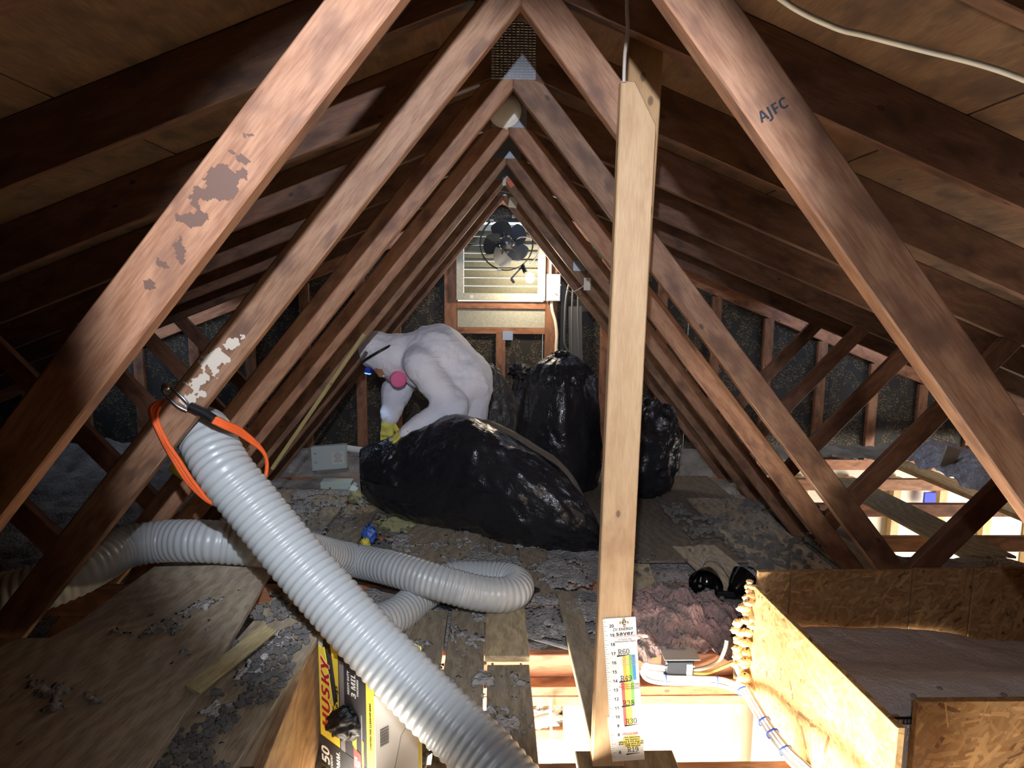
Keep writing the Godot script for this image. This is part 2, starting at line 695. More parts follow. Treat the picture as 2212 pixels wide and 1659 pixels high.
	M.paint = mat(Color(0.82, 0.82, 0.78), 0.6, 0, lump_tint(lump, Color(0.80, 0.80, 0.77), Color(0.92, 0.92, 0.9)), Vector3(2, 2, 1))
	M.drywall = mat(Color(0.9, 0.88, 0.82), 0.9)
	M.black = mat(Color(0.09, 0.09, 0.1), 0.4)
	M.blade = mat(Color(0.20, 0.215, 0.24), 0.55, 0.3)
	M.grey_plain = mat(Color(0.42, 0.42, 0.43), 0.6)
	M.plain = mat(Color.WHITE, 0.7)
	M.satin = mat(Color.WHITE, 0.4)
	M.dust = mat(Color(0.58, 0.55, 0.52), 1.0, 0, null, Vector3(12, 12, 1), lump, 0.4)
	M.smear = mat(Color(0.80, 0.76, 0.70), 0.95)
	M.ink = mat(Color(0.13, 0.14, 0.17), 0.8)
	M.stain = mat(Color(0.36, 0.265, 0.22), 0.65)
	M.orange = mat(Color(0.86, 0.36, 0.14), 0.7)
	M.card = mat(Color(0.45, 0.40, 0.36), 0.9)


func lump_tint(t: NoiseTexture2D, a: Color, b: Color) -> NoiseTexture2D:
	var o: NoiseTexture2D = t.duplicate()
	var g := Gradient.new()
	g.set_color(0, a)
	g.set_color(1, b)
	o.color_ramp = g
	return o


func glow(c: Color, energy: float) -> StandardMaterial3D:
	var m := StandardMaterial3D.new()
	m.albedo_color = c
	m.emission_enabled = true
	m.emission = c
	m.emission_energy_multiplier = energy
	return m


# ---------------------------------------------------------------- the shell
func setting() -> void:
	var roof := struct("ceiling")
	var s := 0.4
	var up := Vector2(1, s).normalized()
	for side in [1, -1]:
		var gr := Vector3(up.x * side, -up.y, 0)
		var nn := Vector3(up.y * side, up.x, 0)
		var top := Vector3(0, 2.2466, 0)
		for row in 5:
			for kz in 3:
				var b := mb(jit(Color(1, 1, 1), 0.12))
				var l := 1.215
				var zc := 0.9 - kz * 2.44 - (1.22 if row % 2 else 0.0) + 0.6
				var cn := top + gr * (row * 1.22 + l / 2) + nn * 0.0065 + Vector3(0, 0, zc - 0.3)
				b.xf = Transform3D(Basis(Vector3(0, 0, -1) * side, nn, Vector3(0, 0, -1).cross(nn) * side), cn)
				b.box(Vector3.ZERO, Vector3(2.435, 0.0127, l))
				put("plywood_sheet", b, M.deck, roof)
		var c := mb(Color(0.1, 0.1, 0.1))
		c.xf = Transform3D(Basis(gr, nn * side, Vector3(0, 0, 1)), top + gr * 3.0 + nn * 0.045)
		c.box(Vector3.ZERO, Vector3(6.3, 0.05, 7.8))
		c.xf.origin += Vector3(0, 0, -1.9)
		put("added_light_stop", c, M.plain, roof)  # unseen slab added above the sheets to stop light leaks
	for side in ["left", "right"]:
		var k := 1 if side == "right" else -1
		var b := mb(Color(0.25, 0.2, 0.16))
		b.box(Vector3(5.1 * k, -0.9, -2.0), Vector3(0.1, 3.4, 7.6))
		tag(put("wall_" + side, b, M.deck), "", "", "", "structure")
	var f := mb(Color(0.4, 0.33, 0.27))
	f.prism(PackedVector2Array([Vector2(-5.2, -2.55), Vector2(5.2, -2.55), Vector2(5.2, 0.2), Vector2(0, 2.3), Vector2(-5.2, 0.2)]), 0.1)
	var o := put("wall_front", f, M.deck)
	o.position.z = 1.4
	tag(o, "", "", "", "structure")


func tooth_plate(parent: Node, at: Vector3, w: float, h: float, called := "gusset_plate") -> void:
	var b := mb()
	b.box(at, Vector3(w, h, 0.0014), 0.0003)
	var p := put(called, b, M.plate, parent)
	var t := mb()
	var nx := int(w / 0.0125)
	var ny := int(h / 0.0085)
	for a in nx:
		for e in ny:
			var x := at.x - w / 2 + (a + 0.5) * w / nx
			var y := at.y - h / 2 + (e + 0.5) * h / ny
			t.box(Vector3(x, y, at.z + 0.0012), Vector3(0.0095, 0.0042, 0.0022), 0.0006)
	tag(put("plate_teeth", t, M.plate, p), "", "", "", "stuff")


func truss(k: int, label: String) -> Node3D:
	var t := thing("roof_truss", label, "roof truss", Vector3(0, 0, TRUSS_Z[k] - TH / 2), "roof trusses in a row back to the gable")
	var warm := Color(1.0, 0.97, 0.95)
	for s in [1, -1]:
		var m := Transform3D(Basis.IDENTITY, Vector3.ZERO)
		var sx := func(q: Array) -> PackedVector2Array:
			var out := PackedVector2Array()
			for v in q:
				out.append(Vector2(v[0] * s, v[1]))
			return out
		var b := mb(jit(Color(0.36, 0.33, 0.33), 0.15), Vector3(s, -0.4, 0).normalized())
		b.prism(sx.call([[0, 2.085], [0, 2.2466], [5.0, 0.2466], [5.0, 0.085]]), TH, 0.003)
		put("top_chord", b, M.old, t)
		var web := [[0, 2.029], [0, 2.085], [0.1025, 2.044], [1.7683, 0.0], [1.6536, 0.0]]
		if k == 1 and s == 1:
			web = [[0, 2.029], [0, 2.085], [0.1025, 2.044], [0.29, 1.8143], [0.29, 1.6732]]
		var tone: float = [0.60, 0.56, 0.52, 0.66, 0.6, 0.58, 0.55][k] if s > 0 else [0.72, 0.74, 0.68, 0.72, 0.70, 0.60, 0.55][k]
		var hue := Color(0.95, 0.98, 0.98) if (k + s) % 3 == 0 else Color(1.0, 0.95, 0.92)
		b = mb(jit(hue * tone, 0.04), Vector3(0.815 * s, -1, 0).normalized())
		b.prism(sx.call(web), TH, 0.003)
		var wn := put("inner_web", b, M.old, t)
		if k == 0 and s == -1:
			var ux := Vector3(-0.815, -1, 0).normalized()
			var uy := Vector3(1, -0.815, 0).normalized()
			patch("dark_stain", M.stain, wn, Vector3(-0.53, 1.452, TH / 2), ux, uy, Vector2(0.40, 0.06), 0.42, 3.0, 26.0, 0.0025)
		if k == 0 and s == 1:
			var g := Vector3(0.815, -1, 0).normalized()
			var rr := RandomNumberGenerator.new()
			rr.seed = 12
			words("AJFC", 0.017, Vector3(0.38, 1.624, TH / 2 + 0.0004), Vector3(1, 0.62, 0), Vector3(-0.62, 1, 0), M.ink, wn, 800, "ink_stamp")
		if k == 1 and s == -1:
			var ux := Vector3(-0.815, -1, 0).normalized()
			var uy := Vector3(1, -0.815, 0).normalized()
			patch("plaster_smear", M.smear, wn, Vector3(-0.79, 1.13, TH / 2), ux, uy, Vector2(0.27, 0.08), 0.36, 8.0, 24.0, 0.0022)
		b = mb(jit(Color(0.42, 0.36, 0.35), 0.1), Vector3(s, 1.1, 0).normalized())
		b.prism(sx.call([[1.497, 0.332], [1.554, 0.2626], [2.354, 1.143], [2.267, 1.178]]), TH, 0.003)
		put("outer_web", b, M.old, t)
	var c := mb(jit(Color(1.05, 0.85, 0.75), 0.08))
	c.box(Vector3(0, -0.0445, 0), Vector3(10.0, 0.089, TH), 0.003)
	put("bottom_chord", c, M.old, t)
	tooth_plate(t, Vector3(0, 2.15, TH / 2 + 0.0007), 0.15, 0.19)
	return t


func trusses() -> void:
	truss(0, "nearest roof truss, its two webs the widest in view and the right one ink-stamped")
	truss(1, "second roof truss, its left web smeared with white plaster, its right web cut short")
	truss(2, "third roof truss, whose toothed metal peak plate hangs in front of the white dome")
	truss(3, "fourth roof truss, its peak plate partly hidden by the round white dome")
	truss(4, "fifth roof truss, its small peak plate just below the white dome")
	truss(5, "sixth roof truss, with the small metal plate and white tag on its right web")
	truss(6, "seventh roof truss, the last before the fan and the gable vent")


func posts() -> void:
	var b := mb(Color(0.80, 0.755, 0.70), Vector3(0, 1, 0))
	b.prism(PackedVector2Array([Vector2(0.218, 0.045), Vector2(0.307, 0.045), Vector2(0.3315, 1.747), Vector2(0.2765, 1.848), Vector2(0.2425, 1.848)]), TH, 0.003)
	var p := put("wooden_post", b, M.fresh)
	p.position.z = -1.651
	tag(p, "new pale knotty lumber post with a slanted top end, right of centre in the foreground", "post")
	b = mb(Color(0.70, 0.60, 0.48), Vector3(0, 1, 0))
	b.prism(PackedVector2Array([Vector2(0.245, 0.045), Vector2(0.308, 0.045), Vector2(0.3665, 2.05), Vector2(0.279, 2.085)]), TH, 0.003)
	p = put("wooden_post", b, M.fresh)
	p.position.z = -1.733
	tag(p, "taller darker lumber post nailed up behind the pale slant-topped post", "post")


# ---------------------------------------------------------------- the gable end
func gable() -> void:
	var w := struct("wall_back")
	var zf := -5.33
	for s in [1, -1]:
		var b := mb(jit(Color(0.9, 0.75, 0.68), 0.08), Vector3(s, -0.4, 0).normalized())
		b.prism(PackedVector2Array([Vector2(0, 2.085), Vector2(0, 2.2466), Vector2(5.0 * s, 0.2466), Vector2(5.0 * s, 0.085)]), TH)
		put("rafter", b, M.old, w).position.z = zf - TH / 2
	var sill := mb(Color(1.0, 0.8, 0.7))
	sill.box(Vector3(0, -0.0445, zf - TH / 2), Vector3(10.0, 0.089, TH))
	put("sill_plate", sill, M.old, w)
	for x in [-4.3, -3.86, -3.4, -2.95, -2.5, -2.05, -1.6, -1.15, -0.86, 0.86, 1.33, 1.78, 2.225, 2.69, 3.15, 3.58, 4.02]:
		var top: float = 2.085 - 0.4 * absf(x)
		var b := mb(jit(Color(0.72, 0.62, 0.56), 0.1), Vector3(0, 1, 0))
		b.box(Vector3(x, top / 2, zf - TH / 2), Vector3(0.078, top, TH))
		put("stud", b, M.old, w)
	for q in [[-0.415, 0.0, 1.93, 0.1], [0.41, 0.0, 1.93, 0.1], [-0.004, 0.0, 1.05, 0.078]]:
		var b := mb(jit(Color(0.72, 0.62, 0.56), 0.06), Vector3(0, 1, 0))
		b.box(Vector3(q[0], (q[1] + q[2]) / 2, zf - TH / 2), Vector3(q[3], q[2] - q[1], TH))
		put("stud", b, M.old, w)
	for q in [[-0.364, 0.36, 1.253, 1.312], [-0.364, 0.36, 1.048, 1.098]]:
		var b := mb(jit(Color(0.85, 0.72, 0.62), 0.06))
		b.box(Vector3((q[0] + q[1]) / 2, (q[2] + q[3]) / 2, zf - TH / 2), Vector3(q[1] - q[0], q[3] - q[2], TH))
		put("header", b, M.old, w)
	var pan := mb(Color(0.95, 0.95, 0.93))
	pan.box(Vector3(0, 1.175, zf - 0.03), Vector3(0.722, 0.152, 0.01))
	put("white_panel", pan, M.paint, w)
	var mp := mb()
	mp.box(Vector3(0.055, 1.035, zf + 0.002), Vector3(0.085, 0.075, 0.002))
	put("metal_strap", mp, M.plate, w)
	# black fibre board between the studs, with the vent opening left out
	var zb := zf - TH - 0.0065
	var edges := [-5.0, -3.63, -2.41, -1.19, -0.355, 0.345, 1.56, 2.78, 4.0, 5.0]
	for k in edges.size() - 1:
		var x0: float = edges[k] + 0.002
		var x1: float = edges[k + 1] - 0.002
		var poly := PackedVector2Array([Vector2(x0, -0.1), Vector2(x1, -0.1), Vector2(x1, 2.25 - 0.4 * absf(x1))])
		if k == 4:
			poly = PackedVector2Array([Vector2(x0, -0.1), Vector2(x1, -0.1), Vector2(x1, 1.30), Vector2(x0, 1.30)])
		else:
			poly.append(Vector2(x0, 2.25 - 0.4 * absf(x0)))
		var b := mb(Color.WHITE)
		b.prism(poly, 0.0125)
		put("fibre_board", b, M.board, w).position.z = zb
	var topb := mb(Color(0.7, 0.7, 0.7))
	topb.prism(PackedVector2Array([Vector2(-0.353, 1.95), Vector2(0.343, 1.95), Vector2(0.343, 2.11), Vector2(0, 2.25), Vector2(-0.353, 2.11)]), 0.0125)
	put("fibre_board", topb, M.board, w).position.z = zb
	vent()
	fan()
	# the vent's neighbour: a clamp lamp that burns against the frame
	var l := thing("clamp_lamp", "bare bulb burning in a small dark clamp lamp at the lower right of the fan", "lamp", Vector3(0.2, 1.5, -5.02))
	var b := mb()
	b.bar(Vector3(-0.045, 0.095, -0.03), Vector3(-0.02, 0.03, 0), 0.03, 0.03, Vector3.UP, 0.008)
	put("socket", b, M.black, l)
	b = mb()
	b.bar(Vector3(-0.13, -0.015, 0.01), Vector3(-0.04, 0.085, -0.02), 0.014, 0.012)
	b.bar(Vector3(-0.13, -0.015, 0.01), Vector3(-0.105, -0.045, 0.01), 0.03, 0.02)
	put("clamp", b, M.black, l)
	b = mb()
	b.ball(Vector3(0.015, -0.005, 0), Vector3(0.036, 0.042, 0.036), 12, 18)
	put("bulb", b, glow(Color(1.0, 0.9, 0.74), 6.0), l)
	var om := OmniLight3D.new()
	om.name = "bulb_light"
	om.position = Vector3(0.015, -0.005, 0)
	om.light_color = Color(1.0, 0.92, 0.80)
	om.light_energy = 0.45
	om.light_size = 0.036
	om.omni_range = 20
	om.omni_attenuation = 2.0
	om.shadow_enabled = true
	l.add_child(om, true)


func vent() -> void:
	var v := thing("louvre_vent", "white framed louvre vent in the gable with daylight slits between its slats", "vent", Vector3(0, 1.62, -5.3))
	for q in [[-0.335, 0, 0.058, 0.60], [0.325, 0, 0.058, 0.60], [-0.005, -0.272, 0.602, 0.056], [-0.005, 0.275, 0.602, 0.05]]:
		var b := mb()
		b.box(Vector3(q[0], q[1], 0), Vector3(q[2], q[3], 0.018))
		put("frame", b, M.paint, v)
	var y := -0.235
	for k in 8:
		var b := mb(Color(0.52, 0.51, 0.45))
		b.xf = Transform3D(Basis(Vector3(1, 0, 0), 0.5), Vector3(-0.005, y + 0.018, -0.045))
		b.box(Vector3.ZERO, Vector3(0.60, 0.068, 0.006))
		b.xf = Transform3D(Basis.IDENTITY, Vector3(-0.005, y - 0.008, -0.02))
		b.box(Vector3.ZERO, Vector3(0.60, 0.008, 0.02))
		put("slat", b, M.paint, v)
		y += 0.0655
	var st := mb()
	st.box(Vector3(-0.24, -0.272, 0.0095), Vector3(0.028, 0.026, 0.001))
	put("sticker", st, M.white, v)


func fan() -> void:
	var f := thing("exhaust_fan", "dark five-bladed fan with a wire ring mounted in front of the gable vent", "fan", Vector3(0.034, 1.76, -5.13))
	var ring := []
	for k in 49:
		ring.append(Vector3(cos(TAU * k / 48), sin(TAU * k / 48), 0) * 0.205)
	for z in [0.03, -0.03]:
		var rb := mb()
		var pts := []
		for q in ring:
			pts.append(q + Vector3(0, 0, z))
		rb.tube(pts, 0.0045, 8, false)
		put("guard_ring", rb, M.black, f)
	for k in 5:
		var a := PI / 2 + 0.25 + TAU * k / 5
		var b := mb()
		var ux := Vector3(cos(a), sin(a), 0)
		var uy := Vector3(-sin(a), cos(a), 0)
		b.grid(10, 8, func(u: float, w: float) -> Vector3:
			var r := lerpf(0.055, 0.178, u)
			var half := 0.02 + 0.055 * sqrt(maxf(0.0, sin(minf(u * 0.62 + 0.22, 1.0) * PI)))
			if u > 0.75:
				half *= sqrt(maxf(0.05, 1.0 - pow((u - 0.75) / 0.25, 2)))
			var t := (w - 0.5) * 2 * half + u * 0.025
			return ux * r + uy * t + Vector3(0, 0, -t * 0.5))
		var d := mb()
		d.col = b.col
		b.bar(ux * 0.03 + Vector3(0, 0, 0.004), ux * 0.09 + Vector3(0, 0, 0.004), 0.012, 0.006, Vector3(0, 0, 1))
		put("blade", b, M.blade, f)
	var h := mb()
	h.xf = Transform3D(Basis(Vector3(1, 0, 0), PI / 2), Vector3.ZERO)
	h.lathe([Vector2(0, -0.06), Vector2(0.05, -0.06), Vector2(0.052, 0.0), Vector2(0.045, 0.012), Vector2(0.02, 0.014), Vector2(0.018, 0.03), Vector2(0.012, 0.034), Vector2(0, 0.034)], 24)
	put("motor", h, M.blade, f)
	var s := mb()
	for k in 12:
		var a := TAU * k / 12
		s.bar(Vector3(cos(a), sin(a), 0) * 0.044 + Vector3(0, 0, 0.01), Vector3(cos(a), sin(a), 0) * 0.074 + Vector3(0, 0, 0.002), 0.009, 0.008, Vector3(0, 0, 1))
	put("motor_fins", s, M.black, f)
	var hub := mb()
	hub.xf = Transform3D(Basis(Vector3(1, 0, 0), PI / 2), Vector3(0, 0, 0.03))
	hub.lathe([Vector2(0, -0.01), Vector2(0.012, -0.01), Vector2(0.011, 0.012), Vector2(0, 0.014)], 12)
	put("shaft_nut", hub, M.steel, f)
	for q in [[-0.33, 0.0], [0.33, 0.02]]:
		var b := mb()
		var e := Vector3(q[0], q[1], -0.15)
		b.bar(Vector3(q[0], q[1], -0.05).normalized() * 0.05 + Vector3(0, 0, -0.05), e, 0.014, 0.008)
		put("mounting_arm", b, M.black, f)
	var cb := mb()
	cb.tube(curve([Vector3(0.05, 0.0, -0.04), Vector3(0.10, 0.045, 0.03), Vector3(0.18, 0.04, 0.03), Vector3(0.245, 0.0, 0.0), Vector3(0.24, -0.09, -0.02), Vector3(0.18, -0.16, 0.0)], 0.02), 0.006, 8)
	put("power_cable", cb, M.grey_plain, f)
	var cl := mb(Color(0.7, 0.72, 0.74))
	for q in [[-0.13, 0.17, 0.06], [0.055, 0.203, 0.03], [-0.055, -0.20, 0.03]]:
		cl = mb(Color(0.7, 0.72, 0.74))
		cl.box(Vector3(q[0], q[1], 0.0), Vector3(q[2], 0.018, 0.07))
		put("ring_clip", cl, M.plate, f)


# ---------------------------------------------------------------- what shows below the joists
func lower_rooms() -> void:
	var fl := mb(Color(0.62, 0.47, 0.33))
	fl.box(Vector3(0, -2.56, -2.0), Vector3(10.2, 0.1, 7.4))
	tag(put("floor_below", fl, M.plain), "", "", "", "structure")
	var wl := mb()
	wl.box(Vector3(-1.45, -1.33, -0.5), Vector3(0.1, 2.45, 3.7))
	tag(put("wall_below_left", wl, M.drywall), "", "", "", "structure")
	var wr := mb()
	wr.box(Vector3(2.05, -1.33, -0.5), Vector3(0.1, 2.45, 3.7))
	tag(put("wall_below_right", wr, M.drywall), "", "", "", "structure")
	var wb := mb()
	wb.box(Vector3(-0.25, -1.33, -2.39), Vector3(4.6, 2.45, 0.02))
	tag(put("wall_below_middle", wb, M.drywall), "", "", "", "structure")
	var we := mb()
	we.box(Vector3(1.2, -1.33, -5.42), Vector3(8.0, 2.45, 0.03))
	tag(put("wall_below_back", we, M.drywall), "", "", "", "structure")
	# the open partition under the third truss
	var st := struct("trim_1")
	for q in [[-2.4, 2.0, -0.135, 0.036, -2.265, 0.8], [-2.4, 2.0, -0.172, 0.036, -2.262, 1.3]]:
		var b := mb(Color(1.1, 0.85, 0.7) * q[5])
		b.box(Vector3((q[0] + q[1]) / 2, q[2] + 0.027, q[4]), Vector3(q[1] - q[0], q[3], 0.089))
		put("wall_plate", b, M.old, st)
	for x in [-1.4, -0.99, -0.58, 0.235, 0.86, 1.27, 1.68]:
		var b := mb(jit(Color(1.15, 0.95, 0.8), 0.05), Vector3(0, 1, 0))
		b.box(Vector3(x, -1.33, -2.27), Vector3(0.05, 2.34, 0.089))
		put("stud", b, M.fresh, st)
	var lb := mb(Color(1.1, 0.9, 0.75))
	lb.box(Vector3(0.0, -0.30, -2.28), Vector3(0.46, 0.04, 0.07))
	put("fire_block", lb, M.old, st)
	var panel := mb(Color(0.86, 0.82, 0.72))
	panel.box(Vector3(1.1, -1.33, -2.215), Vector3(0.36, 2.34, 0.0127))
	put("drywall_panel", panel, M.drywall, st)
	# studs of the outer wall under the gable
	var so := struct("trim_2")
	for k in 8:
		var b := mb(jit(Color(1.2, 1.0, 0.8), 0.05), Vector3(0, 1, 0))
		b.box(Vector3(2.2 + k * 0.41, -1.33, -5.36), Vector3(0.07, 2.34, 0.06))
		put("stud", b, M.fresh, so)
	# drywall still hung under the joists, torn-out places left open; near panels and gap added to steer daylight
	var cl := struct("floor")
	for q in [[-5.0, -0.55, -2.25, 1.3], [1.2, 5.0, -2.25, 1.3], [-5.0, 2.15, -5.36, -2.42], [2.15, 5.0, -3.1, -2.25], [-0.55, -0.30, -1.12, 1.3], [0.5, 1.2, -1.12, 1.3], [-0.30, 0.5, -0.62, 1.3]]:
		var b := mb(Color(0.9, 0.88, 0.84))
		b.box(Vector3((q[0] + q[1]) / 2, -0.0955, (q[2] + q[3]) / 2), Vector3(q[1] - q[0], 0.0127, q[3] - q[2]))
		put("ceiling_panel", b, M.drywall, cl)
	for q in [["window_1", Vector3(-1.37, -1.15, -0.9), PI / 2, 1.5], ["window_2", Vector3(0.6, -1.15, 1.32), PI, 1.6], ["window_3", Vector3(4.98, -1.1, -3.9), -PI / 2, 1.2]]:
		var w := struct(q[0])
		w.position = q[1]
		w.rotation.y = q[2]
		var wd: float = q[3]
		for e in [[0, 0.63, wd + 0.12, 0.06], [0, -0.63, wd + 0.12, 0.06], [-wd / 2 - 0.03, 0, 0.06, 1.2], [wd / 2 + 0.03, 0, 0.06, 1.2], [0, 0, 0.05, 1.2]]:
			var b := mb()
			b.box(Vector3(e[0], e[1], 0.01), Vector3(e[2], e[3], 0.05))
			put("window_frame", b, M.white, w)
		for k in [-1, 1]:
			var b := mb()
			b.box(Vector3(k * wd / 4, 0, 0), Vector3(wd / 2 - 0.05, 1.18, 0.006))
			put("pane", b, glow(Color(1.0, 0.98, 0.94), 1.5), w)


# ---------------------------------------------------------------- boards laid over the joists
func plank(x0: float, x1: float, z0: float, z1: float, top: float, t: float, col: Color, m: Material, label: String, turn := 0.0, rag := 0.0, kind := "floor_plank", group := "") -> MeshInstance3D:
	var b := mb(col, Vector3(0, 1, 0))
	var w := (x1 - x0) / 2
	var l := absf(z1 - z0) / 2
	var poly := PackedVector2Array()
	var sd := rng.randf() * 50
	for k in 9:
		poly.append(Vector2(-w + 2 * w * k / 8, -l + rag * fb(k * 0.7, sd)))
	for k in 9:
		poly.append(Vector2(w - 2 * w * k / 8, l + rag * fb(k * 0.7, sd + 9)))
	b.prism(poly, t, 0.003)
	var o := put(kind, b, m)
	o.transform = Transform3D(Basis(Vector3.UP, turn) * Basis(Vector3(1, 0, 0), -PI / 2), Vector3((x0 + x1) / 2, top - t / 2, (z0 + z1) / 2))
	tag(o, label, "plank", group)
	return o


func floor_planks() -> void:
	var g := Color(0.92, 0.9, 0.86)
	var sh := mb(g * 1.35, Vector3(0.1, 1, 0).normalized())
	sh.prism(PackedVector2Array([Vector2(-0.716, 1.0), Vector2(-0.735, 1.47), Vector2(-0.80, 2.10), Vector2(-1.0, 2.13), Vector2(-1.20, 2.12), Vector2(-1.215, 1.725), Vector2(-1.235, 1.655), Vector2(-1.95, 1.655), Vector2(-1.95, 1.13), Vector2(-1.2, 1.13), Vector2(-1.2, 1.0)]), 0.018, 0.002)
	var so := put("floor_plank", sh, M.grey)
	so.transform = Transform3D(Basis(Vector3(1, 0, 0), -PI / 2), Vector3(0, 0.411, 0))
	tag(so, "wide weathered plywood sheet with wavy grain, raised above the floor at the lower left", "plank")
	plank(-0.775, -0.555, -2.1, -1.0, 0.385, 0.02, g * 1.1, M.grey, "dirty grey board strewn with pale fluff, along the wide plywood sheet's right edge", -0.06)
	var sb := mb(Color(0.95, 0.7, 0.5), Vector3(0, 0, 1))
	sb.bar(Vector3(-0.585, 0.19, -2.05), Vector3(-0.52, 0.19, -1.0), 0.022, 0.36)
	tag(put("floor_plank", sb, M.grey), "brown board standing on edge under the grey board, beside the yellow box", "plank")
	var sp := mb(Color(0.6, 0.5, 0.4))
	sp.bar(Vector3(-1.9, 0.35, -2.02), Vector3(-0.66, 0.35, -2.02), 0.04, 0.09)
	tag(put("support_beam", sp, M.old), "rough beam carrying the far edge of the raised plywood sheet", "beam")
	plank(-0.40, -0.243, -2.585, -0.9, 0.03, 0.025, g * 0.72, M.grey, "dark board left of the two bright slits in the floor", 0.0, 0.03)
	plank(-0.565, -0.415, -2.45, -1.66, 0.026, 0.022, g * 0.75, M.grey, "dark board added between the yellow box and the hung hose to stop daylight")  # put in to close a gap that lit the lying hose
	plank(-0.229, -0.088, -2.6, -0.9, 0.03, 0.025, g * 0.7, M.grey, "dark board between the two bright slits in the floor", 0.0, 0.02)
	plank(-0.076, 0.074, -2.17, -0.9, 0.03, 0.025, g * 0.66, M.grey, "grey board along the left edge of the open floor hole")
	plank(-0.085, 0.076, -2.62, -2.18, 0.055, 0.024, Color(1.0, 0.95, 0.78), M.grey, "short light offcut of board lying below the hose bend")
	plank(0.232, 0.322, -2.75, -1.3, 0.035, 0.034, g * 0.7, M.grey, "narrow plank running under the pale post across the floor hole", 0.01)
	plank(-1.60, -1.265, -4.33, -2.95, 0.03, 0.022, g * 1.05, M.grey, "dusty board farthest left behind the hose, below the grey control box", -0.02, 0.05)
	plank(-1.25, -1.01, -4.32, -2.9, 0.032, 0.022, g * 1.08, M.grey, "second dusty board behind the hose, ending below the grey control box", -0.015, 0.03)
	plank(-0.985, -0.785, -3.99, -2.75, 0.03, 0.026, g * 1.0, M.grey, "third dusty board behind the hose, ending square beside the black bag", -0.02, 0.015)
	plank(-0.60, -0.19, -3.62, -2.85, 0.04, 0.02, g * 1.06, M.grey, "broad dusty piece of board between the hose and the lying black bag", -0.28, 0.06)
	for q in [[-0.235, -0.08], [-0.07, 0.068], [0.078, 0.225]]:
		plank(q[0], q[1], -3.5, -2.66, 0.022, 0.022, Color(0.75, 0.72, 0.71), M.grey, ["dust-covered board behind the hose bend, leftmost of three", "dust-covered board behind the hose bend, middle of three", "dust-covered board behind the hose bend, rightmost of three"][int(q[0] * 7 + 1.9)], 0.0, 0.02)
	plank(0.18, 0.46, -1.70, -1.52, 0.045, 0.03, g * 0.6, M.grey, "grey block of board under the foot of the pale post")
	plank(0.55, 1.55, -4.7, -3.1, 0.03, 0.015, Color(0.42, 0.40, 0.41), M.grey, "dusty plywood sheet right of the pale post, floor shade put into its dark colour")  # the dark tint stands for shade on this dusty sheet
	plank(1.22, 1.60, -4.1, -2.62, 0.045, 0.018, Color(1.75, 1.6, 1.2), M.grey, "long tan board littered with grey fluff below the right webs", 0.0, 0.03)
	plank(0.93, 1.16, -3.28, -2.72, 0.04, 0.018, Color(1.7, 1.55, 1.15), M.grey, "short tan board beside the long one, behind the black lamp", 0.12, 0.03)
	plank(0.50, 0.70, -3.05, -2.73, 0.04, 0.018, Color(1.4, 1.25, 0.92), M.grey, "small tan offcut just right of the pale post", -0.1, 0.02)
	plank(1.75, 2.02, -5.1, -4.6, 0.06, 0.018, Color(1.1, 1.0, 0.72), M.grey, "little tan offcut against the far wall at right", 0.3, 0.03)
	plank(2.34, 2.62, -4.55, -3.1, 0.05, 0.016, Color(1.05, 0.95, 0.72), M.grey, "torn-edged plywood strip bridging the bright opening at right", 0.0, 0.08)
	plank(3.15, 3.34, -5.1, -3.0, 0.05, 0.03, Color(0.95, 0.8, 0.6), M.grey, "long brown board lying across the red joists at far right")
	plank(1.68, 1.9, -4.5, -2.6, 0.03, 0.02, Color(1.05, 0.95, 0.66), M.grey, "tan board partly hidden behind the right webs")
	var c := mb(Color(1.2, 1.0, 0.72), Vector3(0, 0, 1))
	c.bar(Vector3(-0.745, 0.428, -1.40), Vector3(-0.655, 0.445, -1.65), 0.045, 0.010, Vector3(0.3, 1, 0))
	tag(put("wood_splinter", c, M.grey), "split wedge of yellow wood lying on the plywood sheet's right edge", "splinter")
	c = mb(Color(0.55, 0.62, 0.42), Vector3(0, 1, 0))  # green cast of the worker's lamp put into the colour
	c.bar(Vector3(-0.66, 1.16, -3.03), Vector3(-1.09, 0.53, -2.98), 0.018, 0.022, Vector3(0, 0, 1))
	tag(put("trim_strip", c, M.fresh), "thin pale strip of trim leaning along the left webs, green lamplight put into its colour", "wood strip")
	c = mb(Color(0.8, 0.8, 0.8), Vector3(1, 0, 0))
	c.bar(Vector3(0.085, 0.006, -2.40), Vector3(0.238, 0.006, -2.312), 0.018, 0.006)
	tag(put("white_strip", c, M.white), "thin white strip lying just above the floor hole", "strip")


func clump_mesh(sd: float) -> ArrayMesh:
	var b := mb()
	b.grid(9, 12, func(u: float, v: float) -> Vector3:
		var d := Vector3(sin(u * PI) * cos(v * TAU), cos(u * PI), sin(u * PI) * sin(v * TAU))
		var k := 1.0 + 0.75 * fb(d.x * 1.6 + sd, d.y * 1.6, d.z * 1.6) + 0.35 * fb(d.x * 5 + sd, d.y * 5, d.z * 5)
		return Vector3(d.x * k, d.y * k * 0.75, d.z * k), false, true, true)
	return b.mesh()


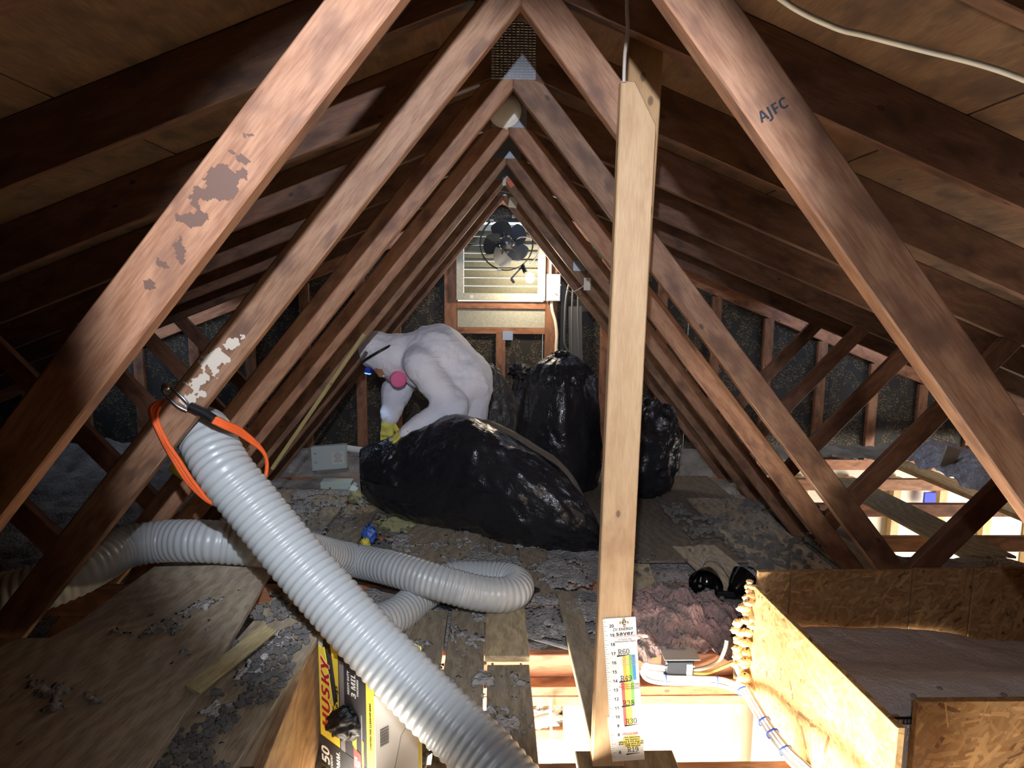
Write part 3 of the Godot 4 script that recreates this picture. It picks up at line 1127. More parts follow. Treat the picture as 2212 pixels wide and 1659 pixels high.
func loose_fill() -> void:
	var grey := Color(0.36, 0.33, 0.31)
	var open_b := func(x: float, z: float) -> bool: return x > 2.05 and z < -3.12 and z > -5.0
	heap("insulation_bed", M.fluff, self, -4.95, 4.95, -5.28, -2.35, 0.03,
		func(x: float, z: float) -> float:
			if open_b.call(x + 0.1 * fb(z * 3, 5), z + 0.08 * fb(x * 3, 9)):
				return -99.0
			var h := -0.012 + 0.05 * fb(x * 2.1, z * 2.1) + 0.03 * fb(x * 9, z * 9)
			if absf(x) < 1.75:
				h = minf(h, 0.004)
			else:
				h += 0.05 * smoothstep(1.75, 2.2, absf(x))
			if z < -4.85 and absf(x) > 1.0:
				h += 0.10 * smoothstep(-4.8, -5.2, z)
			return maxf(h, -0.085),
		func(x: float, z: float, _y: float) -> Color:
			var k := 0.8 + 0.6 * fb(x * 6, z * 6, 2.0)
			return grey.lerp(Color(0.42, 0.36, 0.28), smoothstep(1.2, 2.0, x)) * k * (0.55 if x < -1.7 else 1.0))  # darkness of the unlit left side put into the insulation colour
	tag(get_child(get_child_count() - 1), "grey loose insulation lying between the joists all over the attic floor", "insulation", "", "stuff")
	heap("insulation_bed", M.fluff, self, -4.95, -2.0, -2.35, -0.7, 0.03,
		func(x: float, z: float) -> float: return -0.01 + 0.06 * fb(x * 2.1, z * 2.1) + 0.03 * fb(x * 9, z * 9),
		func(x: float, z: float, _y: float) -> Color: return grey * (0.5 + 0.4 * fb(x * 6, z * 6, 2.0)))  # low tone carries the darkness of this side
	tag(get_child(get_child_count() - 1), "grey loose insulation in the dark left of the wide plywood sheet", "insulation", "", "stuff")
	# dust and shreds on the boards
	var dusty := func(called: String, label: String, x0: float, x1: float, z0: float, z1: float, y: float, thr: float, sc: float, col: Color) -> void:
		heap(called, M.fluff, self, x0, x1, z0, z1, 0.009,
			func(x: float, z: float) -> float:
				var e := minf(minf(x - x0, x1 - x), minf(z - z0, z1 - z))
				var v := fb(x * sc, z * sc, y * 40) + 0.45 * fb(x * sc * 4, z * sc * 4, 3) - thr - 0.4 * smoothstep(0.06, 0.0, e)
				return y - 0.004 + minf(v, 0.25) * 0.05 + 0.006 * fb(x * 60, z * 60) if v > 0 else -99.0,
			func(x: float, z: float, _y: float) -> Color: return col * (0.85 + 0.5 * fb(x * 25, z * 25)))
		tag(get_child(get_child_count() - 1), label, "insulation", "", "stuff")
	var pale := Color(0.62, 0.585, 0.55)
	dusty.call("loose_fluff", "pale fluff strewn over the grey board at the lower left", -0.76, -0.58, -2.0, -1.05, 0.388, 0.0, 6.0, pale * 1.1)
	dusty.call("loose_fluff", "thin grey dust lying on the wide plywood sheet", -1.2, -0.76, -2.0, -1.1, 0.423, 0.30, 5.0, pale * 0.75)
	dusty.call("loose_fluff", "grey dust coating the boards behind the hose at left", -1.6, -0.8, -4.3, -3.1, 0.036, 0.02, 3.5, pale * 0.75)
	dusty.call("loose_fluff", "grey dust coating the broad board between hose and bag", -0.62, -0.15, -3.6, -2.9, 0.045, -0.05, 4.0, pale * 0.8)
	dusty.call("loose_fluff", "grey dust on the boards behind the hose bend", -0.22, 0.45, -3.4, -2.35, 0.026, -0.08, 3.0, pale * 0.62)
	dusty.call("loose_fluff", "grey dust on the dark boards beside the bright slits", -0.4, 0.07, -2.5, -1.4, 0.034, 0.16, 5.0, pale * 0.6)
	# clods on the tan boards
	var places := []
	var cols := []
	for k in 2600:
		var x := rng.randf_range(0.42, 1.75)
		var z := rng.randf_range(-4.1, -2.45)
		var v := fb(x * 2.6, z * 2.6, 7.0)
		if v < 0.06 and rng.randf() > 0.10 or z < -3.3 and x < 1.0:
			continue
		if x > 0.85 and z > -2.2:
			continue
		var s := rng.randf_range(0.003, 0.010) if v < 0.06 else rng.randf_range(0.005, 0.017)
		places.append(Transform3D(Basis(Vector3.UP, rng.randf() * TAU).scaled(Vector3.ONE * s), Vector3(x, 0.046 + s * rng.randf_range(0.3, 0.8), z)))
		cols.append(Color(0.55, 0.50, 0.45) * rng.randf_range(0.75, 1.25))
	scatter("insulation_clods", clump_mesh(1.0), M.fluff, self, places, cols)
	tag(get_child(get_child_count() - 1), "grey clods of loose insulation scattered over the tan boards at right", "insulation", "", "stuff")
	places = []
	cols = []
	for k in 1700:
		var q := rng.randf()
		var at := Vector3(rng.randf_range(-0.77, -0.56), 0.395, rng.randf_range(-2.05, -1.1))
		var s := rng.randf_range(0.003, 0.012)
		if q > 0.6:
			at = Vector3(rng.randf_range(-1.6, -0.2), 0.05, rng.randf_range(-4.3, -3.0))
			s *= 0.7
		elif q > 0.4:
			at = Vector3(rng.randf_range(-0.4, 0.22), 0.04, rng.randf_range(-3.3, -1.4))
			s *= 0.6
			if at.x > 0.06 and at.z > -2.3:
				continue
		if fb(at.x * 5, at.z * 5, 1) < -0.05:
			continue
		places.append(Transform3D(Basis(Vector3.UP, rng.randf() * TAU).scaled(Vector3.ONE * s), at))
		cols.append(pale * rng.randf_range(0.7, 1.3))
	scatter("insulation_crumbs", clump_mesh(5.0), M.fluff, self, places, cols)
	tag(get_child(get_child_count() - 1), "pale crumbs of insulation sprinkled over the left and middle boards", "insulation", "", "stuff")
	# pink batt torn open beside the junction box
	heap("pink_insulation", M.fluff, self, 0.36, 1.0, -2.8, -2.27, 0.012,
		func(x: float, z: float) -> float:
			var q := Vector2((x - 0.68) / 0.34, (z + 2.52) / 0.28)
			var h := 0.11 * (1.0 - q.length_squared()) + 0.06 * fb(x * 9, z * 9, 4) + 0.02 * fb(x * 30, z * 30)
			return h if h > -0.03 else -99.0,
		func(x: float, z: float, _y: float) -> Color: return Color(0.40, 0.24, 0.22).lerp(Color(0.25, 0.19, 0.17), clampf(0.5 + fb(x * 7, z * 7, 1) * 1.5, 0, 1)))
	tag(get_child(get_child_count() - 1), "dirty pink fibreglass batt torn open behind the junction box", "insulation", "", "stuff")
	var b := mb(Color(0.95, 0.72, 0.68))
	b.ball(Vector3(0.41, 0.09, -2.29), Vector3(0.05, 0.035, 0.03), 14, 18, 1.1, nz)
	b.ball(Vector3(0.475, 0.085, -2.28), Vector3(0.04, 0.016, 0.02), 14, 18, 1.1, nz)
	b.ball(Vector3(0.37, 0.055, -2.28), Vector3(0.03, 0.035, 0.025), 14, 18, 1.1, nz)
	var sc := put("pink_scrap", b, M.fluff)
	tag(sc, "bright pink shred of fibreglass sticking out beside the top of the paper ruler", "insulation")
	for q in [[-0.92, 0.02, -4.18, 0.10, 0.10, "yellow scrap of foam insulation left of the lying bag, farther of two"], [-0.60, 0.0, -3.70, 0.14, 0.10, "yellow lump of foam insulation below the lying bag's open end"]]:
		var y := mb(Color(0.78, 0.74, 0.36))
		y.grid(14, 22, func(u: float, v: float) -> Vector3:
			var d := Vector3(sin(u * PI) * cos(v * TAU), cos(u * PI), sin(u * PI) * sin(v * TAU))
			var k := 1.0 + 0.6 * fb(d.x * 1.5 + q[0], d.y * 1.5, d.z * 1.5)
			return Vector3(q[0], q[1], q[2]) + Vector3(d.x * q[3], d.y * 0.05, d.z * q[4]) * k, false, true, true)
		tag(put("yellow_foam", y, M.fluff), q[5], "insulation")


# ---------------------------------------------------------------- hoses
func hose(called: String, label: String, pts: Array, r: float, pitch: float) -> Node3D:
	var step := pitch / 6.0
	var path := curve(pts, step)
	var prof := [1.0, 1.0, 0.99, 0.962, 0.95, 0.965]
	var rr := PackedFloat32Array()
	for k in path.size():
		rr.append(r * prof[k % 6])
	var t := thing(called, label, "hose")
	var b := mb()
	b.tube(path, rr, 36, false)
	put("ribbed_wall", b, M.hose, t)
	return t


func hoses() -> void:
	hose("vacuum_hose", "thick ribbed grey hose slung from the orange cord, sloping down to the lower middle", [Vector3(-1.01, 0.868, -2.10), Vector3(-0.93, 0.915, -1.93), Vector3(-0.865, 0.94, -1.80), Vector3(-0.79, 0.862, -1.73), Vector3(-0.71, 0.777, -1.70), Vector3(-0.565, 0.632, -1.64), Vector3(-0.39, 0.488, -1.55), Vector3(-0.208, 0.351, -1.46), Vector3(-0.061, 0.262, -1.37), Vector3(0.07, 0.18, -1.23), Vector3(0.15, 0.13, -1.0)], 0.0735, 0.0215)
	hose("vacuum_hose", "ribbed grey hose lying on the floor in a loop with a bright bend", [Vector3(-1.95, 0.40, -1.86), Vector3(-1.62, 0.43, -1.83), Vector3(-1.44, 0.455, -1.85), Vector3(-1.345, 0.475, -1.92), Vector3(-1.31, 0.485, -2.0), Vector3(-1.29, 0.487, -2.115), Vector3(-1.20, 0.49, -2.165), Vector3(-1.074, 0.498, -2.15), Vector3(-0.975, 0.492, -2.15), Vector3(-0.87, 0.46, -2.2), Vector3(-0.80, 0.36, -2.42), Vector3(-0.73, 0.245, -2.63), Vector3(-0.65, 0.185, -2.73), Vector3(-0.46, 0.20, -2.60), Vector3(-0.28, 0.18, -2.52), Vector3(-0.12, 0.14, -2.51), Vector3(0.0, 0.115, -2.545), Vector3(0.048, 0.11, -2.63), Vector3(0.01, 0.105, -2.715), Vector3(-0.10, 0.10, -2.75), Vector3(-0.25, 0.10, -2.735), Vector3(-0.36, 0.075, -2.62), Vector3(-0.44, 0.07, -2.46), Vector3(-0.56, 0.09, -2.3), Vector3(-0.72, 0.1, -2.2)], 0.072, 0.0215)
	# the cord that carries the first hose
	var c := thing("bungee_cord", "orange cord with a shiny clip, looped round the second left web under the hose", "cord")
	for q in [[0.0, 0.0], [0.008, -0.006], [-0.006, 0.008]]:
		var b := mb()
		b.tube(curve([Vector3(-0.86, 1.05, -1.735), Vector3(-0.905, 1.055, -1.70), Vector3(-0.93 + q[0], 1.03 + q[1], -1.66), Vector3(-0.905 + q[0], 0.97 + q[1], -1.645), Vector3(-0.875 + q[0], 0.90, -1.655), Vector3(-0.845 + q[0], 0.835, -1.668), Vector3(-0.80, 0.775, -1.69), Vector3(-0.75, 0.76, -1.75), Vector3(-0.71, 0.80, -1.80), Vector3(-0.70, 0.88, -1.80), Vector3(-0.73, 0.955 + q[1], -1.73), Vector3(-0.755, 0.995 + q[1], -1.665), Vector3(-0.782, 1.013 + q[1], -1.652)], 0.01), 0.0055, 8)
		put("strand", b, M.orange, c)
	var b2 := mb()
	b2.tube(curve([Vector3(-0.773, 1.01, -1.652), Vector3(-0.80, 1.026, -1.657), Vector3(-0.836, 1.043, -1.66)], 0.008), 0.0125, 12)
	put("black_sleeve", b2, M.black, c)
	b2 = mb()
	b2.tube(curve([Vector3(-0.836, 1.043, -1.66), Vector3(-0.848, 1.063, -1.655), Vector3(-0.873, 1.088, -1.655), Vector3(-0.889, 1.097, -1.655), Vector3(-0.90, 1.088, -1.655), Vector3(-0.893, 1.073, -1.655), Vector3(-0.865, 1.045, -1.655), Vector3(-0.845, 1.032, -1.66)], 0.006), 0.0042, 8)
	b2.ball(Vector3(-0.892, 1.093, -1.655), Vector3(0.012, 0.010, 0.009))
	put("snap_hook", b2, M.steel, c)


# ---------------------------------------------------------------- bags
func ridged(x: float, y: float, z: float) -> float:
	return 1.0 - absf(fb(x, y, z)) * 3.2


func lying_bag() -> void:
	var st := [[-0.85, 0.30, -3.80, 0.13, 0.15], [-0.76, 0.29, -3.77, 0.19, 0.2], [-0.60, 0.285, -3.74, 0.245, 0.25], [-0.44, 0.315, -3.68, 0.29, 0.28], [-0.24, 0.345, -3.58, 0.335, 0.3], [0.03, 0.29, -3.45, 0.29, 0.28], [0.25, 0.225, -3.36, 0.225, 0.22], [0.40, 0.165, -3.30, 0.15, 0.14], [0.50, 0.085, -3.27, 0.055, 0.05], [0.56, 0.05, -3.25, 0.03, 0.022]]
	var at := func(u: float, k: int) -> float:
		var f := u * (st.size() - 1)
		var a := mini(int(f), st.size() - 2)
		var t := f - a
		var p0: float = st[maxi(a - 1, 0)][k]
		var p1: float = st[a][k]
		var p2: float = st[a + 1][k]
		var p3: float = st[mini(a + 2, st.size() - 1)][k]
		return 0.5 * (2 * p1 + (p2 - p0) * t + (2 * p0 - 5 * p1 + 4 * p2 - p3) * t * t + (3 * p1 - p0 - 3 * p2 + p3) * t * t * t)
	var shape := func(u: float, v: float, shrink: float) -> Vector3:
		var a := v * TAU
		var c := Vector3(at.call(u, 0), at.call(u, 1), at.call(u, 2))
		var wr := 0.035 * fb(c.x * 3 + 4, a * 0.9, u * 2) + 0.028 * maxf(0.0, ridged(c.x * 2.6 + cos(a) * 0.5, sin(a) * 0.9, 2.0 + cos(a) * 0.4) - 0.45)
		wr -= 0.02 * maxf(0.0, ridged(c.x * 1.3 - a * 0.35, a * 0.25, 8.0) - 0.6)
		var r: float = 1.0 - shrink
		var p: Vector3 = c + Vector3(0.25, 0, 0.97).normalized() * cos(a) * (at.call(u, 4) * r + wr) + Vector3.UP * sin(a) * (at.call(u, 3) * r + wr * 0.7)
		p.y = maxf(p.y, 0.028 + 0.01 * shrink)
		return p
	var t := thing("trash_bag", "open black trash bag lying on its side, being filled by the worker", "bag")
	var b := mb()
	b.grid(150, 110, func(u: float, v: float) -> Vector3:
		return shape.call(u, v, 0.0), false, true, true, Vector2(1.6, 1.6))
	b.grid(30, 110, func(u: float, v: float) -> Vector3:
		return shape.call((1.0 - u) * 0.22, v, 0.03), false, true, true, Vector2(0.4, 1.6))
	put("black_film", b, M.bag, t)
	# its dusty folded hem, lying along the top
	var h := mb()
	var top := [Vector3(-0.20, 0.655, -3.62), Vector3(-0.10, 0.625, -3.59), Vector3(0.05, 0.565, -3.53), Vector3(0.20, 0.485, -3.46), Vector3(0.30, 0.43, -3.385), Vector3(0.385, 0.33, -3.35), Vector3(0.45, 0.21, -3.32), Vector3(0.49, 0.13, -3.3)]
	var path := curve(top, 0.02)
	h.grid(path.size() - 1, 8, func(u: float, v: float) -> Vector3:
		var k := roundi(u * (path.size() - 1))
		var w := 0.06 * minf(1.0, (1.0 - u) * 4 + 0.2) * minf(1.0, u * 6 + 0.1)
		return path[k] + Vector3(0.1, 0.45, -1).normalized() * (v * w) + Vector3(0, 0.012 * sin(v * PI) + 0.008 * fb(u * 9, v * 3), 0), false, false, true)
	put("dusty_hem", h, M.dusty, t)


func standing_bag() -> void:
	var t := thing("trash_bag", "full black trash bag standing upright behind the pale post, tallest of the bags", "bag")
	var st := [[0.39, 0.02, 0.20], [0.39, 0.06, 0.285], [0.388, 0.2, 0.302], [0.389, 0.38, 0.295], [0.392, 0.55, 0.28], [0.399, 0.72, 0.25], [0.398, 0.83, 0.21], [0.40, 0.90, 0.155], [0.41, 0.94, 0.10], [0.415, 0.958, 0.05], [0.412, 0.97, 0.03]]
	var b := mb()
	b.grid(120, 90, func(u: float, v: float) -> Vector3:
		var f := u * (st.size() - 1)
		var a := mini(int(f), st.size() - 2)
		var q := smoothstep(0.0, 1.0, f - a) * 0.5 + (f - a) * 0.5
		var c := Vector3(lerpf(st[a][0], st[a + 1][0], q), lerpf(st[a][1], st[a + 1][1], q), -4.42)
		var r := lerpf(st[a][2], st[a + 1][2], q)
		var ang := v * TAU
		var w := 0.022 * fb(cos(ang) * 1.3, c.y * 2.2, sin(ang) * 1.3) + 0.012 * fb(cos(ang) * 3.3, c.y * 3, sin(ang) * 3.3 + 5)
		if c.y > 0.78:
			w += 0.03 * fb(cos(ang) * 3.5, c.y * 5, sin(ang) * 3.5)
		return c + Vector3(cos(ang), 0, sin(ang)) * (r + w), false, true, false, Vector2(1.2, 1.6))
	put("black_film", b, M.bag, t)
	var k := mb()
	k.grid(16, 20, func(u: float, v: float) -> Vector3:
		var d := Vector3(sin(u * PI) * cos(v * TAU), cos(u * PI), sin(u * PI) * sin(v * TAU))
		var s := 1.0 + 0.9 * fb(d.x * 2.2, d.y * 2.2, d.z * 2.2)
		return Vector3(0.40, 0.965, -4.40) + Vector3(d.x * 0.05, d.y * 0.02, d.z * 0.05) * s, false, true, true)
	put("twisted_neck", k, M.bag, t)


func soft_bag(label: String, at: Vector3, r: Vector3, turn: float, m: Material, sd: float) -> Node3D:
	var t := thing("trash_bag", label, "bag", at)
	var b := mb()
	var bs := Basis(Vector3(0, 0, 1), turn)
	b.grid(70, 80, func(u: float, v: float) -> Vector3:
		var d := Vector3(sin(u * PI) * cos(v * TAU), cos(u * PI), sin(u * PI) * sin(v * TAU))
		d = Vector3(signf(d.x) * pow(absf(d.x), 0.8), signf(d.y) * pow(absf(d.y), 0.8), signf(d.z) * pow(absf(d.z), 0.8))
		var w := 1.0 + 0.12 * fb(d.x * 1.5 + sd, d.y * 1.5, d.z * 1.5) + 0.05 * ridged(d.x * 2 + sd, d.y * 2, d.z * 2)
		var p: Vector3 = bs * (d * r * w)
		p.y = maxf(p.y, 0.025 - at.y)
		return p, false, true, true, Vector2(1.5, 1.5))
	put("black_film", b, m, t)
	return t


func bags() -> void:
	lying_bag()
	standing_bag()
	soft_bag("slumped black trash bag half hidden behind the right side of the pale post", Vector3(0.945, 0.345, -4.24), Vector3(0.235, 0.33, 0.22), -0.06, M.bag, 3.0)
	soft_bag("dusty black trash bag leaning right beside the worker's hip", Vector3(-0.02, 0.42, -4.82), Vector3(0.17, 0.42, 0.13), 0.32, M.dusty_bag, 9.0)
	var c := soft_bag("small crumpled black trash bag seen between the worker's bag and the tall bag", Vector3(0.16, 0.42, -5.05), Vector3(0.10, 0.38, 0.09), -0.1, M.bag, 12.0)
	var k := mb()
	k.ball(Vector3(-0.02, 0.36, 0.08), Vector3(0.07, 0.05, 0.05), 14, 18, 1.3, nz)
	put("twisted_neck", k, M.bag, c)


# ---------------------------------------------------------------- the worker
func worker() -> void:
	var t := thing("person", "person in a white hooded coverall and pink-filtered respirator bending over the lying black bag", "person")
	var wr := func(p: Vector3) -> float: return 0.010 * fb(p.x * 5, p.y * 5, p.z * 5) + 0.007 * (ridged(p.x * 4 + 2, p.y * 4, p.z * 4) - 0.5)
	var b := mb(Color(1.0, 1.0, 1.03))
	var nh := Vector3(-0.22, 0.76, -4.01)
	var fh := Vector3(-0.22, 0.76, -4.19)
	var bones := [
		[Vector3(-0.255, 0.815, -4.0), Vector3(-0.255, 0.815, -4.11), 0.165, 0.165],
		[Vector3(-0.265, 0.845, -4.055), Vector3(-0.42, 0.985, -4.04), 0.185, 0.185], [Vector3(-0.42, 0.985, -4.04), Vector3(-0.53, 0.97, -4.03), 0.18, 0.14],
		[Vector3(-0.42, 0.93, -4.04), Vector3(-0.50, 0.88, -4.03), 0.16, 0.12],
		[Vector3(-0.50, 0.95, -3.87), Vector3(-0.53, 0.95, -4.18), 0.095, 0.095], [Vector3(-0.53, 0.99, -4.03), Vector3(-0.66, 1.01, -4.01), 0.10, 0.085],
		[Vector3(-0.68, 0.985, -4.0), Vector3(-0.775, 1.02, -4.0), 0.122, 0.108], [Vector3(-0.78, 0.985, -4.0), Vector3(-0.80, 0.965, -4.0), 0.09, 0.075], [Vector3(-0.66, 0.96, -4.0), Vector3(-0.70, 0.945, -4.0), 0.10, 0.095],
		[Vector3(-0.49, 0.92, -3.86), Vector3(-0.30, 0.69, -3.80), 0.095, 0.085], [Vector3(-0.30, 0.69, -3.80), Vector3(-0.555, 0.545, -3.74), 0.085, 0.064],
		[Vector3(-0.56, 0.90, -4.19), Vector3(-0.69, 0.73, -4.19), 0.095, 0.085], [Vector3(-0.69, 0.73, -4.19), Vector3(-0.715, 0.575, -4.06), 0.085, 0.062],
		[nh, Vector3(-0.225, 0.42, -4.03), 0.145, 0.105], [Vector3(-0.225, 0.42, -4.03), Vector3(-0.14, 0.11, -4.05), 0.10, 0.08],
		[fh, Vector3(-0.25, 0.42, -4.24), 0.145, 0.105], [Vector3(-0.25, 0.42, -4.24), Vector3(-0.16, 0.11, -4.25), 0.10, 0.08],
		[Vector3(-0.14, 0.085, -4.05), Vector3(-0.26, 0.075, -4.05), 0.05, 0.04], [Vector3(-0.16, 0.085, -4.25), Vector3(-0.28, 0.075, -4.25), 0.05, 0.04]]
	nets(bones, 0.012, 0.05, wr, b)
	put("coverall", b, M.suit, t)
	# face in the hood's opening, looking down at the bag
	var head := Vector3(-0.70, 0.955, -3.99)
	var cr := Vector3(-0.97, 0.2, 0).normalized()
	var fc := Vector3(-0.2, -0.97, 0.08).normalized()
	fc = (fc - cr * fc.dot(cr)).normalized()
	var sd := cr.cross(fc).normalized()
	var skin := mat(Color(0.70, 0.50, 0.40), 0.55)
	var f := mb()
	nets([[head + fc * 0.035 + cr * 0.02, head + fc * 0.04 - cr * 0.05, 0.078, 0.062], [head + fc * 0.095 + cr * 0.02, head + fc * 0.112 - cr * 0.012, 0.012, 0.016],
		[head + fc * 0.10 + cr * 0.03 + sd * 0.03, head + fc * 0.10 + cr * 0.03 - sd * 0.03, 0.018, 0.018], [head + fc * 0.085 - cr * 0.08, head + fc * 0.08 - cr * 0.085, 0.022, 0.022]], 0.004, 0.015, func(_p: Vector3) -> float: return 0.0, f)
	put("face", f, skin, t)
	for s in [1, -1]:
		var e := mb(Color(0.95, 0.95, 0.93))
		e.ball(head + fc * 0.102 + cr * 0.012 + sd * 0.031 * s, Vector3.ONE * 0.012, 8, 12)
		put("eye", e, M.gloss, t)
	var rs := mb(Color(0.35, 0.36, 0.38))
	nets([[head + fc * 0.10 - cr * 0.02, head + fc * 0.115 - cr * 0.06, 0.03, 0.034], [head + fc * 0.10 - cr * 0.06, head + fc * 0.12 - cr * 0.07 + sd * 0.055, 0.03, 0.022], [head + fc * 0.10 - cr * 0.06, head + fc * 0.12 - cr * 0.07 - sd * 0.055, 0.03, 0.022]], 0.004, 0.01, func(_p: Vector3) -> float: return 0.0, rs)
	var res := put("respirator", rs, M.satin, t)
	for s in [1, -1]:
		var d := mb(Color(0.80, 0.16, 0.36))
		var ax: Vector3 = (sd * s * 0.9 - cr * 0.35 + fc * 0.1).normalized()
		var o: Vector3 = head + fc * 0.105 - cr * 0.085 + sd * 0.07 * s
		d.xf = Transform3D(Basis(ax.cross(fc).normalized(), ax, fc), o)
		d.lathe([Vector2(0, -0.014), Vector2(0.044, -0.014), Vector2(0.05, -0.008), Vector2(0.05, 0.008), Vector2(0.044, 0.014), Vector2(0.02, 0.017), Vector2(0, 0.017)], 24)
		tag(put("filter", d, M.plain, res), "pink round filter", "")
	# head torch on its strap
	var hl := Vector3(-0.825, 0.90, -3.98)
	var sb := mb()
	var loop := []
	for k in 37:
		var a := TAU * k / 36
		var n1 := (cr * 0.75 + fc * 0.66).normalized()
		var n2 := sd
		var ctr := head + cr * 0.06 - fc * 0.03
		loop.append(ctr + n1 * cos(a) * 0.128 + n2 * sin(a) * 0.126)
	sb.tube(loop, 0.008, 8, false)
	var torch := put("head_lamp", sb, M.black, t)
	var hb := mb()
	hb.xf = Transform3D(Basis(sd, fc, sd.cross(fc)), hl)
	hb.box(Vector3(0, 0.012, 0), Vector3(0.062, 0.034, 0.042), 0.006)
	put("lamp_housing", hb, mat(Color(0.05, 0.16, 0.65), 0.3), torch)
	var lens := mb()
	lens.xf = Transform3D(Basis(sd, fc, sd.cross(fc)), hl)
	lens.box(Vector3(0, 0.033, 0), Vector3(0.05, 0.008, 0.032), 0.003)
	put("lens", lens, glow(Color(0.35, 0.62, 1.0), 2.4), torch)
	var sp := SpotLight3D.new()
	sp.name = "head_lamp_beam"
	sp.light_color = Color(0.72, 0.86, 1.0)
	sp.light_energy = 0.05
	sp.spot_angle = 48
	sp.spot_angle_attenuation = 0.6
	sp.spot_range = 20
	sp.spot_attenuation = 2.0
	sp.light_size = 0.02
	sp.shadow_enabled = true
	torch.add_child(sp, true)
	var from := hl + fc * 0.045
	sp.look_at_from_position(from, from + Vector3(-0.12, -1, 0.25), Vector3(1, 0, 0))
	# gloved hands on the bag's rim
	for s in [0, 1]:
		var w := Vector3(-0.555, 0.545, -3.74) if s == 0 else Vector3(-0.715, 0.575, -4.06)
		var dir := Vector3(-0.86, -0.46, -0.08).normalized() if s == 0 else Vector3(-0.12, -0.92, 0.36).normalized()
		var side := Vector3(-0.1, 0.12, 1).normalized() if s == 0 else Vector3(0.92, 0.0, 0.35).normalized()
		var down := dir.cross(side).normalized()
		if down.y > 0:
			down = -down
		var g := mb(Color(0.72, 0.62, 0.12))
		var hb2 := [[w, w + dir * 0.05, 0.052, 0.042]]
		for k in 4:
			var o := (k - 1.5) * 0.021
			hb2.append([w + dir * 0.045 + side * o * 0.7, w + dir * 0.105 + side * o, 0.019, 0.016])
		nets(hb2, 0.005, 0.02, func(p: Vector3) -> float: return 0.002 * fb(p.x * 30, p.y * 30, p.z * 30), g)
		for k in 4:
			var o := (k - 1.5) * 0.024
			var l: float = [0.92, 1.0, 0.96, 0.78][k]
			var p0 := w + dir * 0.10 + side * o
			var p1 := p0 + (dir * 0.9 + down * 0.35).normalized() * 0.042 * l
			var p2 := p1 + (dir * 0.55 + down * 0.8).normalized() * 0.032 * l
			var p3 := p2 + (dir * 0.1 + down).normalized() * 0.024 * l
			nets([[p0, p1, 0.0125, 0.0115], [p1, p2, 0.0115, 0.0105], [p2, p3, 0.0105, 0.0095]], 0.004, 0.006, func(_p: Vector3) -> float: return 0.0, g)
		var t0 := w + dir * 0.04 + side * 0.034
		var t1 := t0 + (dir * 0.7 + side * 0.6 + down * 0.2).normalized() * 0.05
		nets([[t0, t1, 0.017, 0.0135], [t1, t1 + (dir * 0.8 + down * 0.6).normalized() * 0.034, 0.0135, 0.011]], 0.004, 0.008, func(_p: Vector3) -> float: return 0.0, g)
		tag(put("glove", g, M.plain, t), "yellow work glove", "")


